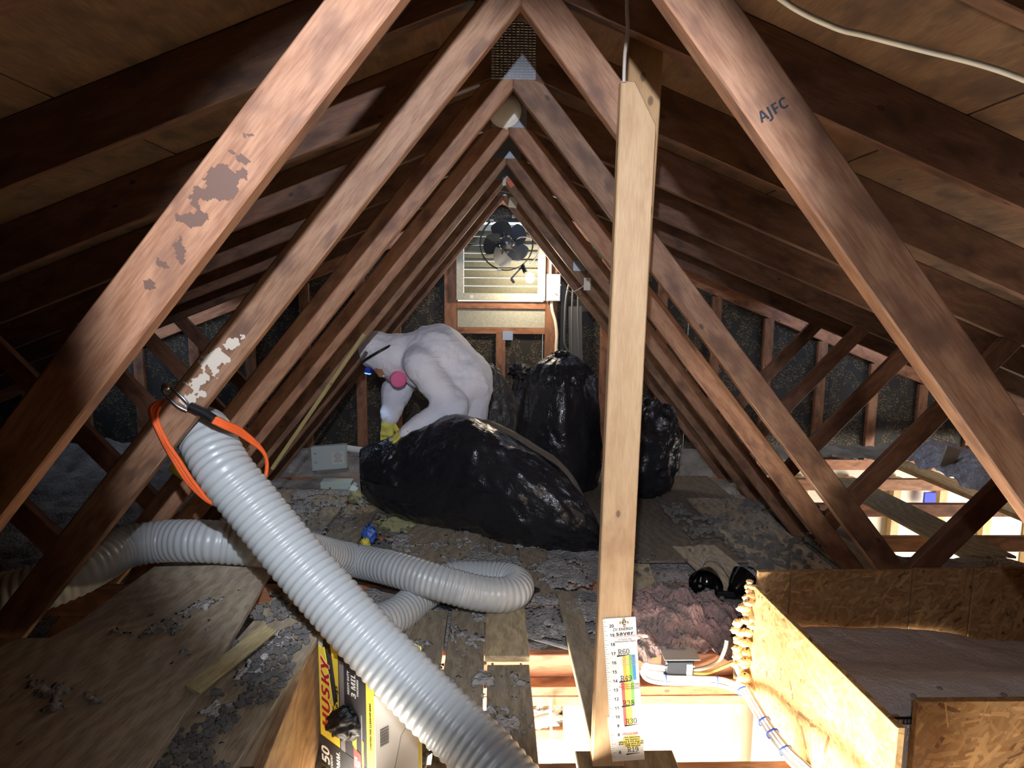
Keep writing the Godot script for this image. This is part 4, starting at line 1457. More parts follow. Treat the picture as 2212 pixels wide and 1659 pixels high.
# ---------------------------------------------------------------- the hatch at the lower right
func hatch() -> void:
	var h := thing("hatch_surround", "open box of strand-board panels round the attic hatch at the lower right", "hatch box")
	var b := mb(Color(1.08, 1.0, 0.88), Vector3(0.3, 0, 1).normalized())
	b.xf = Transform3D(Basis(Vector3.UP, PI / 2), Vector3.ZERO)
	b.grain = Vector3(0.9, 0.4, 0).normalized()
	b.xf = Transform3D(Basis(Vector3(0, 0, -1), Vector3(0, 1, 0), Vector3(1, 0, 0)), Vector3(0.868, 0.12, -1.745))
	b.prism(PackedVector2Array([Vector2(-0.415, -0.24), Vector2(0.415, -0.22), Vector2(0.41, 0.215), Vector2(-0.415, 0.25)]), 0.018, 0.0015)
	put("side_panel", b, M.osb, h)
	var xs := [0.872, 0.99, 1.425, 1.645, 2.3]
	for k in 4:
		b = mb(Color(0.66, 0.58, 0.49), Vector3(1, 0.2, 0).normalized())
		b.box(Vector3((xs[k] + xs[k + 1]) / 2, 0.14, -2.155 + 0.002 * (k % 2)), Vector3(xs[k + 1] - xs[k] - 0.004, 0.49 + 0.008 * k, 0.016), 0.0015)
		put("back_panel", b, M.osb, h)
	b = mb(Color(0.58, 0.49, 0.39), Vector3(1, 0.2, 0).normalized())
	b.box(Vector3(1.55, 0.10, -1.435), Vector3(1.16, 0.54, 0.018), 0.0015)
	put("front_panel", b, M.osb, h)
	b = mb(Color(0.85, 0.66, 0.5))
	b.box(Vector3(0.925, 0.265, -1.49), Vector3(0.09, 0.05, 0.038))
	put("corner_block", b, M.fresh, h)
	b = mb(Color(0.75, 0.46, 0.28))
	b.ball(Vector3(0.918, 0.13, -1.46), Vector3(0.04, 0.12, 0.03), 18, 22, 0.6, nz)
	put("brown_wool", b, M.fluff, h)
	b = mb(Color(0.93, 0.62, 0.32))
	var rr := RandomNumberGenerator.new()
	rr.seed = 31
	for k in 46:
		var y := -0.05 + 0.40 * k / 46.0
		var r := rr.randf_range(0.011, 0.021) * (1.0 - 0.45 * smoothstep(0.24, 0.36, y))
		b.ball(Vector3(0.862 - rr.randf() * 0.045 * (1.0 - 0.7 * smoothstep(0.2, 0.34, y)), y, -2.155 + rr.randf_range(-0.03, 0.03)), Vector3(r * 1.25, r * 0.75, r), 8, 12, 0.5, nz)
	put("spray_foam", b, M.plain, h)
	# the grey insulated cover inside
	var t := thing("attic_cover", "grey crinkled insulating cover with a black zip, inside the strand-board hatch box", "cover")
	b = mb()
	var prof := [[-2.135, 0.17], [-2.10, 0.205], [-2.0, 0.20], [-1.88, 0.205], [-1.78, 0.235], [-1.70, 0.275], [-1.63, 0.305], [-1.56, 0.315], [-1.51, 0.312], [-1.49, 0.29], [-1.485, 0.2], [-1.485, 0.0]]
	b.grid(60, 110, func(u: float, v: float) -> Vector3:
		var f := u * (prof.size() - 1)
		var a := mini(int(f), prof.size() - 2)
		var q := f - a
		var x := lerpf(0.90, 2.25, v)
		var z := lerpf(prof[a][0], prof[a + 1][0], q)
		var y := lerpf(prof[a][1], prof[a + 1][1], q)
		var e := smoothstep(0.0, 0.12, u) * smoothstep(1.0, 0.75, u)
		y += e * (0.016 * fb(x * 4, z * 5, 1.0) + 0.004 * fb(x * 18, z * 18, 1.0)) - smoothstep(1.2, 2.0, x) * 0.07 * smoothstep(0.5, 0.0, u) + 0.006 * sin(x * 14) * smoothstep(0.2, 0.0, u)
		return Vector3(x, y, z), false, false, false, Vector2(1.0, 1.7))
	put("grey_sheet", b, M.cover, t)
	b = mb()
	b.box(Vector3(1.3, 0.286, -1.476), Vector3(0.86, 0.02, 0.004))
	put("zip_tape", b, M.black, t)
	b = mb()
	for k in 90:
		b.box(Vector3(0.89 + k * 0.0095, 0.286, -1.4725), Vector3(0.005, 0.01, 0.004), 0.0005)
	tag(put("zip_teeth", b, M.grey_plain, t), "", "", "", "stuff")
	for q in [[1.03, -1.53], [1.12, -1.56], [1.27, -1.53], [1.36, -1.52]]:
		b = mb(Color(0.25, 0.25, 0.26))
		b.ball(Vector3(q[0], 0.318, q[1]), Vector3(0.008, 0.004, 0.008))
		put("fixing_stud", b, M.satin, t)


func wire(called: String, label: String, cat: String, pts: Array, r: float, col: Color, m: Material = null, parent: Node = null) -> MeshInstance3D:
	var b := mb(col)
	b.tube(curve(pts, 0.012), r, 8)
	var o := put(called, b, m if m else M.satin, parent if parent else self)
	if not parent:
		tag(o, label, cat)
	return o


func wiring() -> void:
	wire("cable", "white cable sagging along the roof boards at the upper right corner", "cable", [Vector3(0.36, 1.99, -1.3), Vector3(0.484, 1.892, -1.3), Vector3(0.586, 1.846, -1.3), Vector3(0.649, 1.832, -1.3), Vector3(0.761, 1.808, -1.3), Vector3(0.872, 1.785, -1.3), Vector3(0.969, 1.757, -1.3), Vector3(1.15, 1.69, -1.3)], 0.0058, Color(0.72, 0.74, 0.68))
	wire("cable", "thin grey cable dropping to the top of the pale slant-cut post", "cable", [Vector3(0.25, 2.13, -1.64), Vector3(0.249, 2.016, -1.625), Vector3(0.252, 1.955, -1.62), Vector3(0.247, 1.904, -1.62), Vector3(0.2475, 1.842, -1.625)], 0.0045, Color(0.42, 0.38, 0.33))
	wire("cable", "thin wire strung between the farthest webs above the fan", "cable", [Vector3(-0.094, 2.095, -4.70), Vector3(0.0, 2.08, -4.69), Vector3(0.08, 2.062, -4.69), Vector3(0.201, 2.02, -4.70)], 0.003, Color(0.6, 0.56, 0.5))
	wire("cable", "pale cable running down the stud right of the vent below the white box", "cable", [Vector3(0.405, 1.33, -5.29), Vector3(0.412, 1.25, -5.28), Vector3(0.44, 1.15, -5.28), Vector3(0.452, 1.05, -5.28), Vector3(0.449, 0.933, -5.28), Vector3(0.445, 0.6, -5.28)], 0.013, Color(0.95, 0.8, 0.62))
	wire("cable", "pale cable rising from the white box to the roof right of the vent", "cable", [Vector3(0.394, 1.53, -5.29), Vector3(0.392, 1.6, -5.285), Vector3(0.39, 1.9, -5.285)], 0.011, Color(0.95, 0.88, 0.78))
	var lb := ["black cable hanging right of the white box, leftmost of three", "black cable hanging right of the white box, middle of three", "black cable hanging right of the white box, rightmost of three"]
	var ln := [[Vector3(0.545, 1.60, -5.1), Vector3(0.533, 1.50, -5.1), Vector3(0.505, 1.35, -5.1), Vector3(0.498, 1.2, -5.1), Vector3(0.50, 0.99, -5.1), Vector3(0.55, 0.90, -5.1)], [Vector3(0.57, 1.60, -5.1), Vector3(0.562, 1.50, -5.1), Vector3(0.553, 1.3, -5.1), Vector3(0.556, 1.05, -5.1), Vector3(0.566, 0.8, -5.1)], [Vector3(0.585, 1.52, -5.1), Vector3(0.598, 1.4, -5.1), Vector3(0.60, 1.2, -5.1), Vector3(0.618, 0.92, -5.1), Vector3(0.64, 0.6, -5.1)]]
	for k in 3:
		wire("cable", lb[k], "cable", ln[k], 0.009, Color(0.12, 0.12, 0.12))
	var duct := mb(Color(0.5, 0.48, 0.46))
	duct.bar(Vector3(0.60, 1.28, -5.3), Vector3(0.63, 0.4, -5.29), 0.11, 0.02, Vector3(0, 0, 1))
	tag(put("sheet_strip", duct, M.grey_plain), "dark grey flat strip hanging behind the three black cables", "strip")
	var j := mb(Color(0.2, 0.19, 0.19), Vector3(0, 1, 0))
	j.box(Vector3(0.505, 1.0, -5.30), Vector3(0.05, 1.3, 0.05))
	tag(put("black_pipe", j, M.black), "dark upright beside the stud right of the vent", "pipe")
	for q in [[0.905, 0.0, 1.06, 0.006, "white cable running up the gable stud behind the pale post, left of two"], [0.925, 0.0, 1.0, 0.006, "white cable running up the gable stud behind the pale post, right of two"]]:
		wire("cable", q[4], "cable", [Vector3(q[0], q[1], -5.31), Vector3(q[0] + 0.004, 0.5, -5.31), Vector3(q[0], q[2], -5.31)], q[3], Color(0.85, 0.83, 0.76))
	# cables tied in a bundle past the junction box and round the hatch box
	var bundle := thing("cable_bundle", "white cables with blue twist ties running from the junction box round the hatch box", "cables")
	var pts := [Vector3(0.575, -0.022, -2.215), Vector3(0.511, -0.006, -2.205), Vector3(0.49, 0.002, -2.2), Vector3(0.509, -0.032, -2.2), Vector3(0.564, -0.049, -2.2), Vector3(0.684, -0.054, -2.2), Vector3(0.77, -0.058, -2.2), Vector3(0.815, -0.052, -2.16), Vector3(0.828, -0.025, -2.08), Vector3(0.80, 0.015, -1.95), Vector3(0.785, 0.035, -1.80), Vector3(0.77, 0.07, -1.65), Vector3(0.77, 0.11, -1.5), Vector3(0.78, 0.13, -1.3)]
	for o in [Vector3.ZERO, Vector3(0.004, 0.013, 0.004), Vector3(-0.006, -0.012, 0.006)]:
		var q := []
		for p in pts:
			q.append(p + o)
		wire("white_cable", "", "", q, 0.0065, Color(0.9, 0.9, 0.88), null, bundle)
	wire("white_cable", "", "", [Vector3(0.84, -0.02, -2.14), Vector3(0.822, 0.02, -2.15), Vector3(0.815, 0.035, -2.16), Vector3(0.825, 0.0, -2.15), Vector3(0.85, -0.03, -2.12), Vector3(0.835, -0.03, -2.06)], 0.006, Color(0.9, 0.9, 0.88), null, bundle)
	for p in [Vector3(0.575, -0.049, -2.2), Vector3(0.765, -0.056, -2.2), Vector3(0.82, -0.03, -2.09), Vector3(0.789, 0.028, -1.84), Vector3(0.78, 0.045, -1.76), Vector3(0.77, 0.068, -1.655)]:
		var b := mb(Color(0.05, 0.1, 0.6))
		var l := []
		var ax := Vector3(0, 1, 0)
		for k in 13:
			var a := TAU * k / 12
			l.append(p + (Vector3(0, 1, 0) * cos(a) + (Vector3(0, 0, 1) if p.z < -2.15 else Vector3(1, 0, 0)) * sin(a)) * (0.018 + 0.002 * sin(a * 3)))
		b.tube(l, 0.0028, 6, false)
		put("twist_tie", b, M.satin, bundle)
	wire("cable", "yellow cable leaving the junction box to the right", "cable", [Vector3(0.69, -0.046, -2.235), Vector3(0.741, -0.041, -2.225), Vector3(0.809, -0.010, -2.22), Vector3(0.842, 0.004, -2.225)], 0.006, Color(0.75, 0.62, 0.18))
	wire("cable", "old beige cable curling up behind the junction box", "cable", [Vector3(0.69, -0.055, -2.262), Vector3(0.751, -0.031, -2.25), Vector3(0.793, -0.004, -2.25), Vector3(0.812, 0.045, -2.25), Vector3(0.817, 0.07, -2.255)], 0.0075, Color(0.55, 0.47, 0.35))
	# the junction box
	var x := thing("junction_box", "dark blue metal junction box with a lifted grey cover plate on the red joist", "junction box")
	var b := mb(Color(0.10, 0.14, 0.20))
	b.box(Vector3(0.628, -0.018, -2.235), Vector3(0.104, 0.075, 0.07), 0.005)
	put("box", b, mat(Color(0.35, 0.38, 0.42), 0.35, 0.3), x)
	b = mb(Color(0.42, 0.41, 0.39))
	b.xf = Transform3D(Basis(Vector3(1, 0, 0), 0.06), Vector3(0.637, 0.026, -2.243))
	b.box(Vector3.ZERO, Vector3(0.132, 0.003, 0.085), 0.001)
	put("cover_plate", b, M.satin, x)
	b = mb()
	b.box(Vector3(0.664, -0.018, -2.1995), Vector3(0.022, 0.05, 0.001))
	put("sticker", b, M.white, x)
	for e in [0.578, 0.679]:
		b = mb()
		b.ball(Vector3(e, 0.0, -2.2), Vector3.ONE * 0.005)
		put("screw", b, M.steel, x)
	var sh := mb(Color(0.62, 0.58, 0.5), Vector3(0, 1, 0))
	sh.bar(Vector3(0.838, 0.065, -2.215), Vector3(0.846, -0.10, -2.20), 0.012, 0.03, Vector3(0.5, 0, 1))
	tag(put("wood_shim", sh, M.grey), "grey wooden shim standing between the junction box and the hatch box", "shim")


# ---------------------------------------------------------------- small things
func small_things() -> void:
	ruler()
	bag_box()
	var d := thing("ceiling_fixture", "round white dome fixture under the ridge, overlapping a toothed peak plate", "light fixture", Vector3(-0.020, 2.119, -2.889))
	var b := mb()
	b.xf = Transform3D(Basis(Vector3(1, 0, 0), PI / 2), Vector3.ZERO)
	b.lathe([Vector2(0, 0.0), Vector2(0.07, 0.0), Vector2(0.071, 0.012), Vector2(0.068, 0.018), Vector2(0.064, 0.016), Vector2(0.058, 0.028), Vector2(0.045, 0.038), Vector2(0.025, 0.045), Vector2(0, 0.047)], 40)
	put("dome", b, M.gloss, d)
	b = mb(Color(0.6, 0.5, 0.3))
	b.box(Vector3(0.008, -0.072, 0.008), Vector3(0.012, 0.008, 0.01))
	put("terminal", b, M.satin, d)
	# control box on the floor at left
	var c := thing("control_box", "grey metal control box with a paper label, on the floor left of the bags", "box", Vector3(-1.21, 0.215, -4.5))
	c.rotation = Vector3(-0.12, 0.12, 0.06)
	b = mb(Color(0.45, 0.52, 0.52))
	b.box(Vector3.ZERO, Vector3(0.235, 0.165, 0.12), 0.004)
	put("casing", b, M.satin, c)
	b = mb(Color(0.62, 0.62, 0.58))
	b.box(Vector3(0.062, -0.005, 0.0605), Vector3(0.082, 0.085, 0.001))
	var lab := put("label", b, M.plain, c)
	var tl := mb(Color(0.12, 0.12, 0.12))
	for k in 7:
		tl.box(Vector3(0.062, 0.028 - k * 0.010, 0.0613), Vector3(0.03 + 0.03 * absf(sin(k * 2.3)), 0.003, 0.0004), 0.0001)
	tag(put("print_lines", tl, M.plain, lab), "", "", "", "stuff")
	for k in 8:
		b = mb(Color(0.12, 0.12, 0.12))
		b.box(Vector3(-0.095 + 0.011 * (k % 2), 0.04 - 0.008 * (k / 2) - (0.045 if k > 3 else 0.0), 0.0604), Vector3(0.008, 0.004, 0.001), 0.0002)
		put("vent_slot", b, M.plain, c)
	b = mb(Color(0.7, 0.72, 0.72))
	b.tube([Vector3(-1.12, 0.25, -4.62), Vector3(-1.0, 0.232, -4.62)], 0.024, 18)
	tag(put("white_pipe", b, M.satin), "short white pipe end sticking out right of the grey control box", "pipe")
	for q in [[Vector3(-1.25, 0.06, -4.42), Vector3(-1.03, 0.075, -4.36), 0.07, "bent pale green metal flashing in front of the control box"], [Vector3(-1.02, 0.03, -4.28), Vector3(-0.99, 0.085, -4.30), 0.03, "small pale metal clip standing right of the bent flashing"]]:
		b = mb(Color(0.62, 0.74, 0.68))
		b.bar(q[0], q[1], q[2], 0.002, Vector3(0.1, 0.9, 0.4))
		b.bar(q[0] + Vector3(0, -0.02, q[2] * 0.45), q[1] + Vector3(0, -0.02, q[2] * 0.45), 0.05, 0.002, Vector3(0.1, 0.2, 1))
		tag(put("metal_flashing", b, M.satin), q[3], "flashing")
	b = mb(Color(0.07, 0.16, 0.55))
	b.ball(Vector3(-0.72, 0.07, -3.36), Vector3(0.035, 0.05, 0.03), 14, 16, 0.9, nz)
	var pk := put("snack_wrapper", b, M.satin)
	tag(pk, "small crumpled blue wrapper with a yellow end, behind the hose on the boards", "wrapper")
	b = mb(Color(0.85, 0.72, 0.1))
	b.ball(Vector3(-0.735, 0.035, -3.325), Vector3(0.026, 0.026, 0.02), 12, 14, 0.8, nz)
	put("yellow_end", b, M.satin, pk)
	b = mb()
	b.xf = Transform3D(Basis(Vector3(0, 0, 1), -PI / 2), Vector3(0.075, 0.065, -2.70))
	b.lathe([Vector2(0, 0), Vector2(0.032, 0), Vector2(0.03, 0.01), Vector2(0.002, 0.075), Vector2(0, 0.076)], 20)
	tag(put("black_cone", b, M.black), "pointed black tip poking out beside the hose bend", "cone")
	# twin work lamp, unlit, in the loose fill
	var w := thing("work_lamp", "unlit black two-headed work lamp with a wire handle, lying in the grey fluff", "lamp")
	for q in [[Vector3(0.90, 0.085, -2.74), Vector3(0.42, 0.25, -0.87), 0.075, "black reflector facing up"], [Vector3(1.05, 0.08, -2.72), Vector3(0.75, 0.35, -0.5), 0.07, ""]]:
		b = mb()
		var ax: Vector3 = -q[1].normalized() if q[2] > 0.072 else q[1].normalized()
		var e: Vector3 = ax.cross(Vector3.UP).normalized()
		b.xf = Transform3D(Basis(e, ax, e.cross(ax)), q[0] - ax * 0.02)
		b.lathe([Vector2(0, -0.05), Vector2(0.025, -0.05), Vector2(0.03, -0.035), Vector2(q[2] * 0.72, -0.005), Vector2(q[2], 0.05), Vector2(q[2] * 0.96, 0.05), Vector2(q[2] * 0.7, 0.0), Vector2(0.02, -0.03), Vector2(0, -0.03)], 28)
		put("reflector", b, mat(Color(0.05, 0.05, 0.055), 0.12, 0.2), w)
	b = mb()
	b.bar(Vector3(0.93, 0.05, -2.69), Vector3(1.03, 0.05, -2.68), 0.02, 0.02)
	put("joint", b, M.black, w)
	wire("wire_handle", "", "", [Vector3(0.885, 0.06, -2.78), Vector3(0.905, 0.13, -2.82), Vector3(0.93, 0.165, -2.83), Vector3(0.97, 0.16, -2.82), Vector3(1.0, 0.12, -2.79), Vector3(1.02, 0.06, -2.72)], 0.003, Color(0.25, 0.23, 0.22), null, w)
	# boxes and tags near the gable
	var e := thing("electrical_box", "white electrical box beside the bare bulb, right of the vent", "electrical box", Vector3(0.418, 1.427, -5.27))
	b = mb()
	b.box(Vector3.ZERO, Vector3(0.11, 0.215, 0.06), 0.006)
	put("casing", b, M.white, e)
	b = mb(Color(0.35, 0.45, 0.75))
	b.box(Vector3(0.015, 0.06, 0.031), Vector3(0.04, 0.016, 0.001))
	put("label", b, M.plain, e)
	b = mb(Color(0.3, 0.3, 0.3))
	b.box(Vector3(0.056, 0.02, 0.02), Vector3(0.01, 0.012, 0.02))
	put("latch", b, M.plain, e)
	b = mb(Color(0.2, 0.2, 0.2))
	b.bar(Vector3(0.01, -0.045, 0.031), Vector3(0.035, -0.062, 0.031), 0.002, 0.01, Vector3(0, 1, 0))
	put("switch_lever", b, M.plain, e)
	b = mb(Color(0.62, 0.60, 0.46))
	b.xf = Transform3D(Basis(Vector3(0, 0, 1), -0.2), Vector3(0.07, 2.008, -4.705))
	b.box(Vector3.ZERO, Vector3(0.062, 0.072, 0.018), 0.004)
	var sw := put("switch_plate", b, M.satin)
	tag(sw, "beige cover plate hanging crooked just under the farthest peak, above the fan", "switch plate")
	b = mb()
	b.box(Vector3(0.474, 1.541, -4.1095), Vector3(0.078, 0.064, 0.0015))
	var mp := put("mending_plate", b, M.plate)
	tag(mp, "small ribbed metal plate on the right web, above the white tag", "metal plate")
	b = mb()
	for k in 9:
		b.box(Vector3(0.474, 1.515 + k * 0.0065, -4.108), Vector3(0.07, 0.003, 0.002), 0.0004)
	tag(put("plate_teeth", b, M.plate, mp), "", "", "", "stuff")
	var tg := thing("hang_tag", "white tag hanging on a wire against the right web, below the small metal plate", "tag", Vector3(0.524, 1.428, -4.104))
	b = mb(Color(0.72, 0.68, 0.6))
	b.box(Vector3.ZERO, Vector3(0.042, 0.078, 0.006), 0.002)
	put("card", b, M.plain, tg)
	b = mb(Color(0.4, 0.36, 0.32))
	b.ball(Vector3(0, 0.026, 0.0035), Vector3(0.01, 0.01, 0.001))
	put("eyelet", b, M.plain, tg)
	wire("tie_wire", "", "", [Vector3(0, 0.028, 0.004), Vector3(0.004, 0.06, 0.006), Vector3(0.006, 0.10, 0.004)], 0.0015, Color(0.4, 0.38, 0.36), null, tg)
	wire("loop_wire", "", "", [Vector3(-0.02, -0.01, 0.0), Vector3(-0.05, -0.03, 0.0), Vector3(-0.09, -0.05, -0.02), Vector3(-0.12, -0.035, -0.05)], 0.003, Color(0.6, 0.57, 0.52), null, tg)
	var ot := thing("paper_tag", "small orange and white paper tag tucked under a far peak plate", "tag", Vector3(0.016, 2.046, -4.105))
	b = mb(Color(0.75, 0.22, 0.12))
	b.bar(Vector3(0.0, 0.02, 0), Vector3(0.035, -0.03, 0), 0.004, 0.03, Vector3(0.6, 0.7, 0))
	put("orange_half", b, M.plain, ot)
	b = mb()
	b.box(Vector3(-0.018, 0.0, 0), Vector3(0.022, 0.05, 0.004))
	put("white_half", b, M.white, ot)
	b = mb(Color(0.62, 0.66, 0.16))
	b.xf = Transform3D(Basis(Vector3(0, 0, 1), 0.87), Vector3(-1.165, 0.728, -2.276))
	b.box(Vector3.ZERO, Vector3(0.085, 0.06, 0.004))
	tag(put("yellow_label", b, M.satin), "yellow-green label on the third left web, low beside the hung hose", "label")
	# foil at far right
	b = mb()
	b.grid(50, 50, func(u: float, v: float) -> Vector3:
		var x := 3.10 + u * 0.9
		var z := -4.9 + v * 1.15
		return Vector3(x, 0.07 + 0.18 * exp(-pow((u - 0.35) * 3, 2)) + 0.07 * fb(u * 5, v * 5, 3) + 0.02 * fb(u * 18, v * 18), z), false, false, true)
	tag(put("foil_sheet", b, M.foil), "crumpled silver foil sheet at the far right behind the nearest right web", "foil")
	b = mb()
	b.bar(Vector3(3.22, 0.12, -4.5), Vector3(3.27, 0.30, -4.5), 0.02, 0.11, Vector3(1, 0, 0))
	tag(put("white_card", b, M.white), "white rectangular piece standing left of the silver foil", "card")
	b = mb(Color(0.05, 0.08, 0.75))
	b.box(Vector3(3.70, -0.36, -5.31), Vector3(0.10, 0.16, 0.02))
	tag(put("blue_tarp", b, M.plain), "blue piece of sheeting seen through the far right opening", "sheeting")
	b = mb(Color(0.8, 0.76, 0.66))
	b.ball(Vector3(0.12, -0.255, -2.28), Vector3(0.10, 0.045, 0.03), 16, 20, 1.0, nz)
	tag(put("insulation_scrap", b, M.fluff), "shredded insulation resting on the block seen down the narrow floor hole", "insulation")
	wire("cable", "thin white cable hanging down inside the narrow floor hole", "cable", [Vector3(0.155, -0.12, -2.2), Vector3(0.165, -0.4, -2.2), Vector3(0.175, -0.9, -2.2)], 0.005, Color(0.9, 0.88, 0.82))


func ruler() -> void:
	var tl := Vector3(0.235, 0.479, -1.6295)
	var tr := Vector3(0.323, 0.485, -1.6295)
	var bl := Vector3(0.274, 0.061, -1.6295)
	var ux := (tr - tl).normalized()
	var uy := Vector3(-0.093, 0.9957, 0).normalized()
	var o := Vector3(0.3185, 0.066, -1.6295)  # the middle of the lower edge
	var r := thing("paper_ruler", "white paper insulation ruler with coloured bars fixed to the foot of the pale post", "ruler")
	var b := mb()
	var pl := func(s: float, t: float) -> Vector2:
		var q := o + ux * s + uy * t
		return Vector2(q.x, q.y)
	b.prism(PackedVector2Array([pl.call(-0.0445, 0), pl.call(0.0445, 0), pl.call(0.044, 0.418), pl.call(-0.0445, 0.418), pl.call(-0.0445, 0.135), pl.call(-0.050, 0.133), pl.call(-0.0445, 0.0)]), 0.0008, 0.0001)
	put("sheet", b, M.white, r).position.z = -1.6295
	var ink := mat(Color(0.09, 0.09, 0.1), 0.8)
	var y_of := func(inch: float) -> float: return 0.0265 + (inch - 6.0) * 0.0264
	var at := func(s: float, t: float) -> Vector3: return o + ux * s + uy * t + Vector3(0, 0, 0.0006)
	for k in range(6, 21):
		words(str(k), 0.0085, at.call(-0.022, y_of.call(k)), ux, uy, ink, r, 800, "inch_number")
	var tk := mb()
	for k in range(-2, 60):
		var l := 0.012 if k % 4 == 0 else (0.008 if k % 2 == 0 else 0.005)
		var p: Vector3 = at.call(-0.0445 + l / 2, y_of.call(6.0 + k * 0.25))
		tk.xf = Transform3D(Basis(ux, uy, Vector3(0, 0, 1)), p)
		tk.box(Vector3.ZERO, Vector3(l, 0.0008, 0.0003), 0.0001)
	tag(put("tick_marks", tk, mat(Color(0.35, 0.35, 0.36)), r), "", "", "", "stuff")
	var red := Color(0.72, 0.10, 0.10)
	var orange := Color(0.85, 0.45, 0.08)
	var yellow := Color(0.88, 0.78, 0.14)
	var green := Color(0.18, 0.48, 0.12)
	var blue := Color(0.05, 0.25, 0.68)
	for q in [[14.0, 16.75, [orange, yellow, green, blue], 0.004], [11.25, 13.85, [red, orange, yellow, green], -0.004], [9.05, 11.1, [red, orange, yellow], -0.004]]:
		for k in q[2].size():
			b = mb(q[2][k])
			b.xf = Transform3D(Basis(ux, uy, Vector3(0, 0, 1)), at.call(q[3] + 0.0085 * k + 0.002, (y_of.call(q[0]) + y_of.call(q[1])) / 2))
			b.box(Vector3.ZERO, Vector3(0.0088, y_of.call(q[1]) - y_of.call(q[0]), 0.0003), 0.0001)
			put("colour_bar", b, M.plain, r)
	for q in [["R60", 17.15, 16.75, 0.006], ["R49", 14.25, 13.9, 0.008], ["R38", 11.5, 11.15, 0.010], ["R30", 9.45, 9.0, 0.014], ["R19", 6.25, 5.78, 0.014]]:
		words(q[0], 0.0145, at.call(q[3], y_of.call(q[1])) + Vector3(0, 0, 0.0005), ux, uy, ink, r, 400, "r_value", 0.9, "Droid Serif")
		b = mb()
		b.xf = Transform3D(Basis(ux, uy, Vector3(0, 0, 1)), at.call(q[3] - 0.001, y_of.call(q[2])) + Vector3(0, 0, 0.0004))
		b.prism(PackedVector2Array([Vector2(-0.018, -0.003), Vector2(0.02, 0.0012), Vector2(0.02, 0.0018), Vector2(-0.018, 0.0014)]), 0.0003, 0.0001)
		put("level_line", b, ink, r)
	# heading
	for q in [[0, 0.0085], [0, -0.0085], [0.0085, 0], [-0.0085, 0]]:
		b = mb(Color(0.62, 0.22, 0.10))
		b.xf = Transform3D(Basis(ux, uy, Vector3(0, 0, 1)), at.call(0.012 + q[0] * 1.1, y_of.call(20.3) + q[1] * 1.1))
		b.box(Vector3.ZERO, Vector3(0.0075, 0.0075, 0.0003), 0.0001)
		put("cross_arm", b, M.plain, r)
	b = mb(Color(0.92, 0.92, 0.92))
	b.xf = Transform3D(Basis(ux, uy, Vector3(0, 0, 1)), at.call(0.012, y_of.call(20.3)) + Vector3(0, 0, 0.0003))
	b.box(Vector3.ZERO, Vector3(0.014, 0.014, 0.0003), 0.0001)
	put("cross_middle", b, M.plain, r)
	words("e", 0.017, at.call(0.012, y_of.call(20.3) + 0.0022) + Vector3(0, 0, 0.0007), ux, uy, mat(Color(0.05, 0.35, 0.16)), r, 800, "emblem")
	words("Dr.", 0.0085, at.call(-0.011, y_of.call(19.6)), ux, uy, ink, r, 300, "heading", 0.9, "Droid Serif", 0.25)
	words("ENERGY", 0.0072, at.call(0.016, y_of.call(19.6)), ux, uy, ink, r, 700, "heading")
	words("saver", 0.0105, at.call(0.012, y_of.call(19.2) - 0.002), ux, uy, ink, r, 800, "heading", 1.25)
	words("HOME SERVICES", 0.0036, at.call(0.012, y_of.call(18.85) - 0.001), ux, uy, mat(Color(0.72, 0.45, 0.42)), r, 400, "heading", 1.25)
	words("R-Value Per", 0.0036, at.call(0.012, y_of.call(18.5)), ux, uy, mat(Color(0.5, 0.5, 0.52)), r, 400, "subheading", 1.0, "Droid Serif", 0.3)
	words("Homeowner Chart", 0.0042, at.call(0.012, y_of.call(18.27)), ux, uy, mat(Color(0.35, 0.35, 0.38)), r, 400, "subheading", 1.0, "Droid Serif", 0.3)
	for k in 4:
		words(["Top of Line", "Recommended", "Insulation Level", "by Energy Star"][k], 0.0036, at.call(0.019, y_of.call(16.45 - k * 0.24)) + Vector3(0, 0, 0.0005), ux, uy, mat(Color(0.75, 0.75, 0.7)), r, 400, "note")
	for k in 3:
		words(["Minimum of Today's", "Recommended Energy", "Star Requirement"][k], 0.0036, at.call(0.019, y_of.call(13.55 - k * 0.24)) + Vector3(0, 0, 0.0005), ux, uy, mat(Color(0.5, 0.4, 0.35)), r, 400, "note")
	b = mb(Color(0.93, 0.82, 0.2))
	b.xf = Transform3D(Basis(ux, uy, Vector3(0, 0, 1)), at.call(0.012, y_of.call(7.15)))
	var star := PackedVector2Array()
	for k in 36:
		var a := TAU * k / 36
		var q := 1.0 if k % 2 else 0.84
		star.append(Vector2(cos(a) * 0.030 * q, sin(a) * 0.022 * q))
	b.prism(star, 0.0003, 0.0001)
	put("yellow_burst", b, M.plain, r)
	words("CELLULOSE:", 0.0062, at.call(0.010, y_of.call(8.05)), ux, (uy + ux * 0.1), mat(Color(0.78, 0.16, 0.06)), r, 800, "heading", 0.9, "Droid Sans", 0.2)
	for k in 5:
		words(["- Fire Retardant", "- Pest Resistant", "- Repels & Kills Bugs and", "even Stops Mold Growth", "- 100% Recycled"][k], 0.0035, at.call(0.012, y_of.call(7.65 - k * 0.24)) + Vector3(0, 0, 0.0005), ux, uy, mat(Color(0.3, 0.22, 0.1)), r, 700, "note", 0.95, "Droid Sans", 0.2)


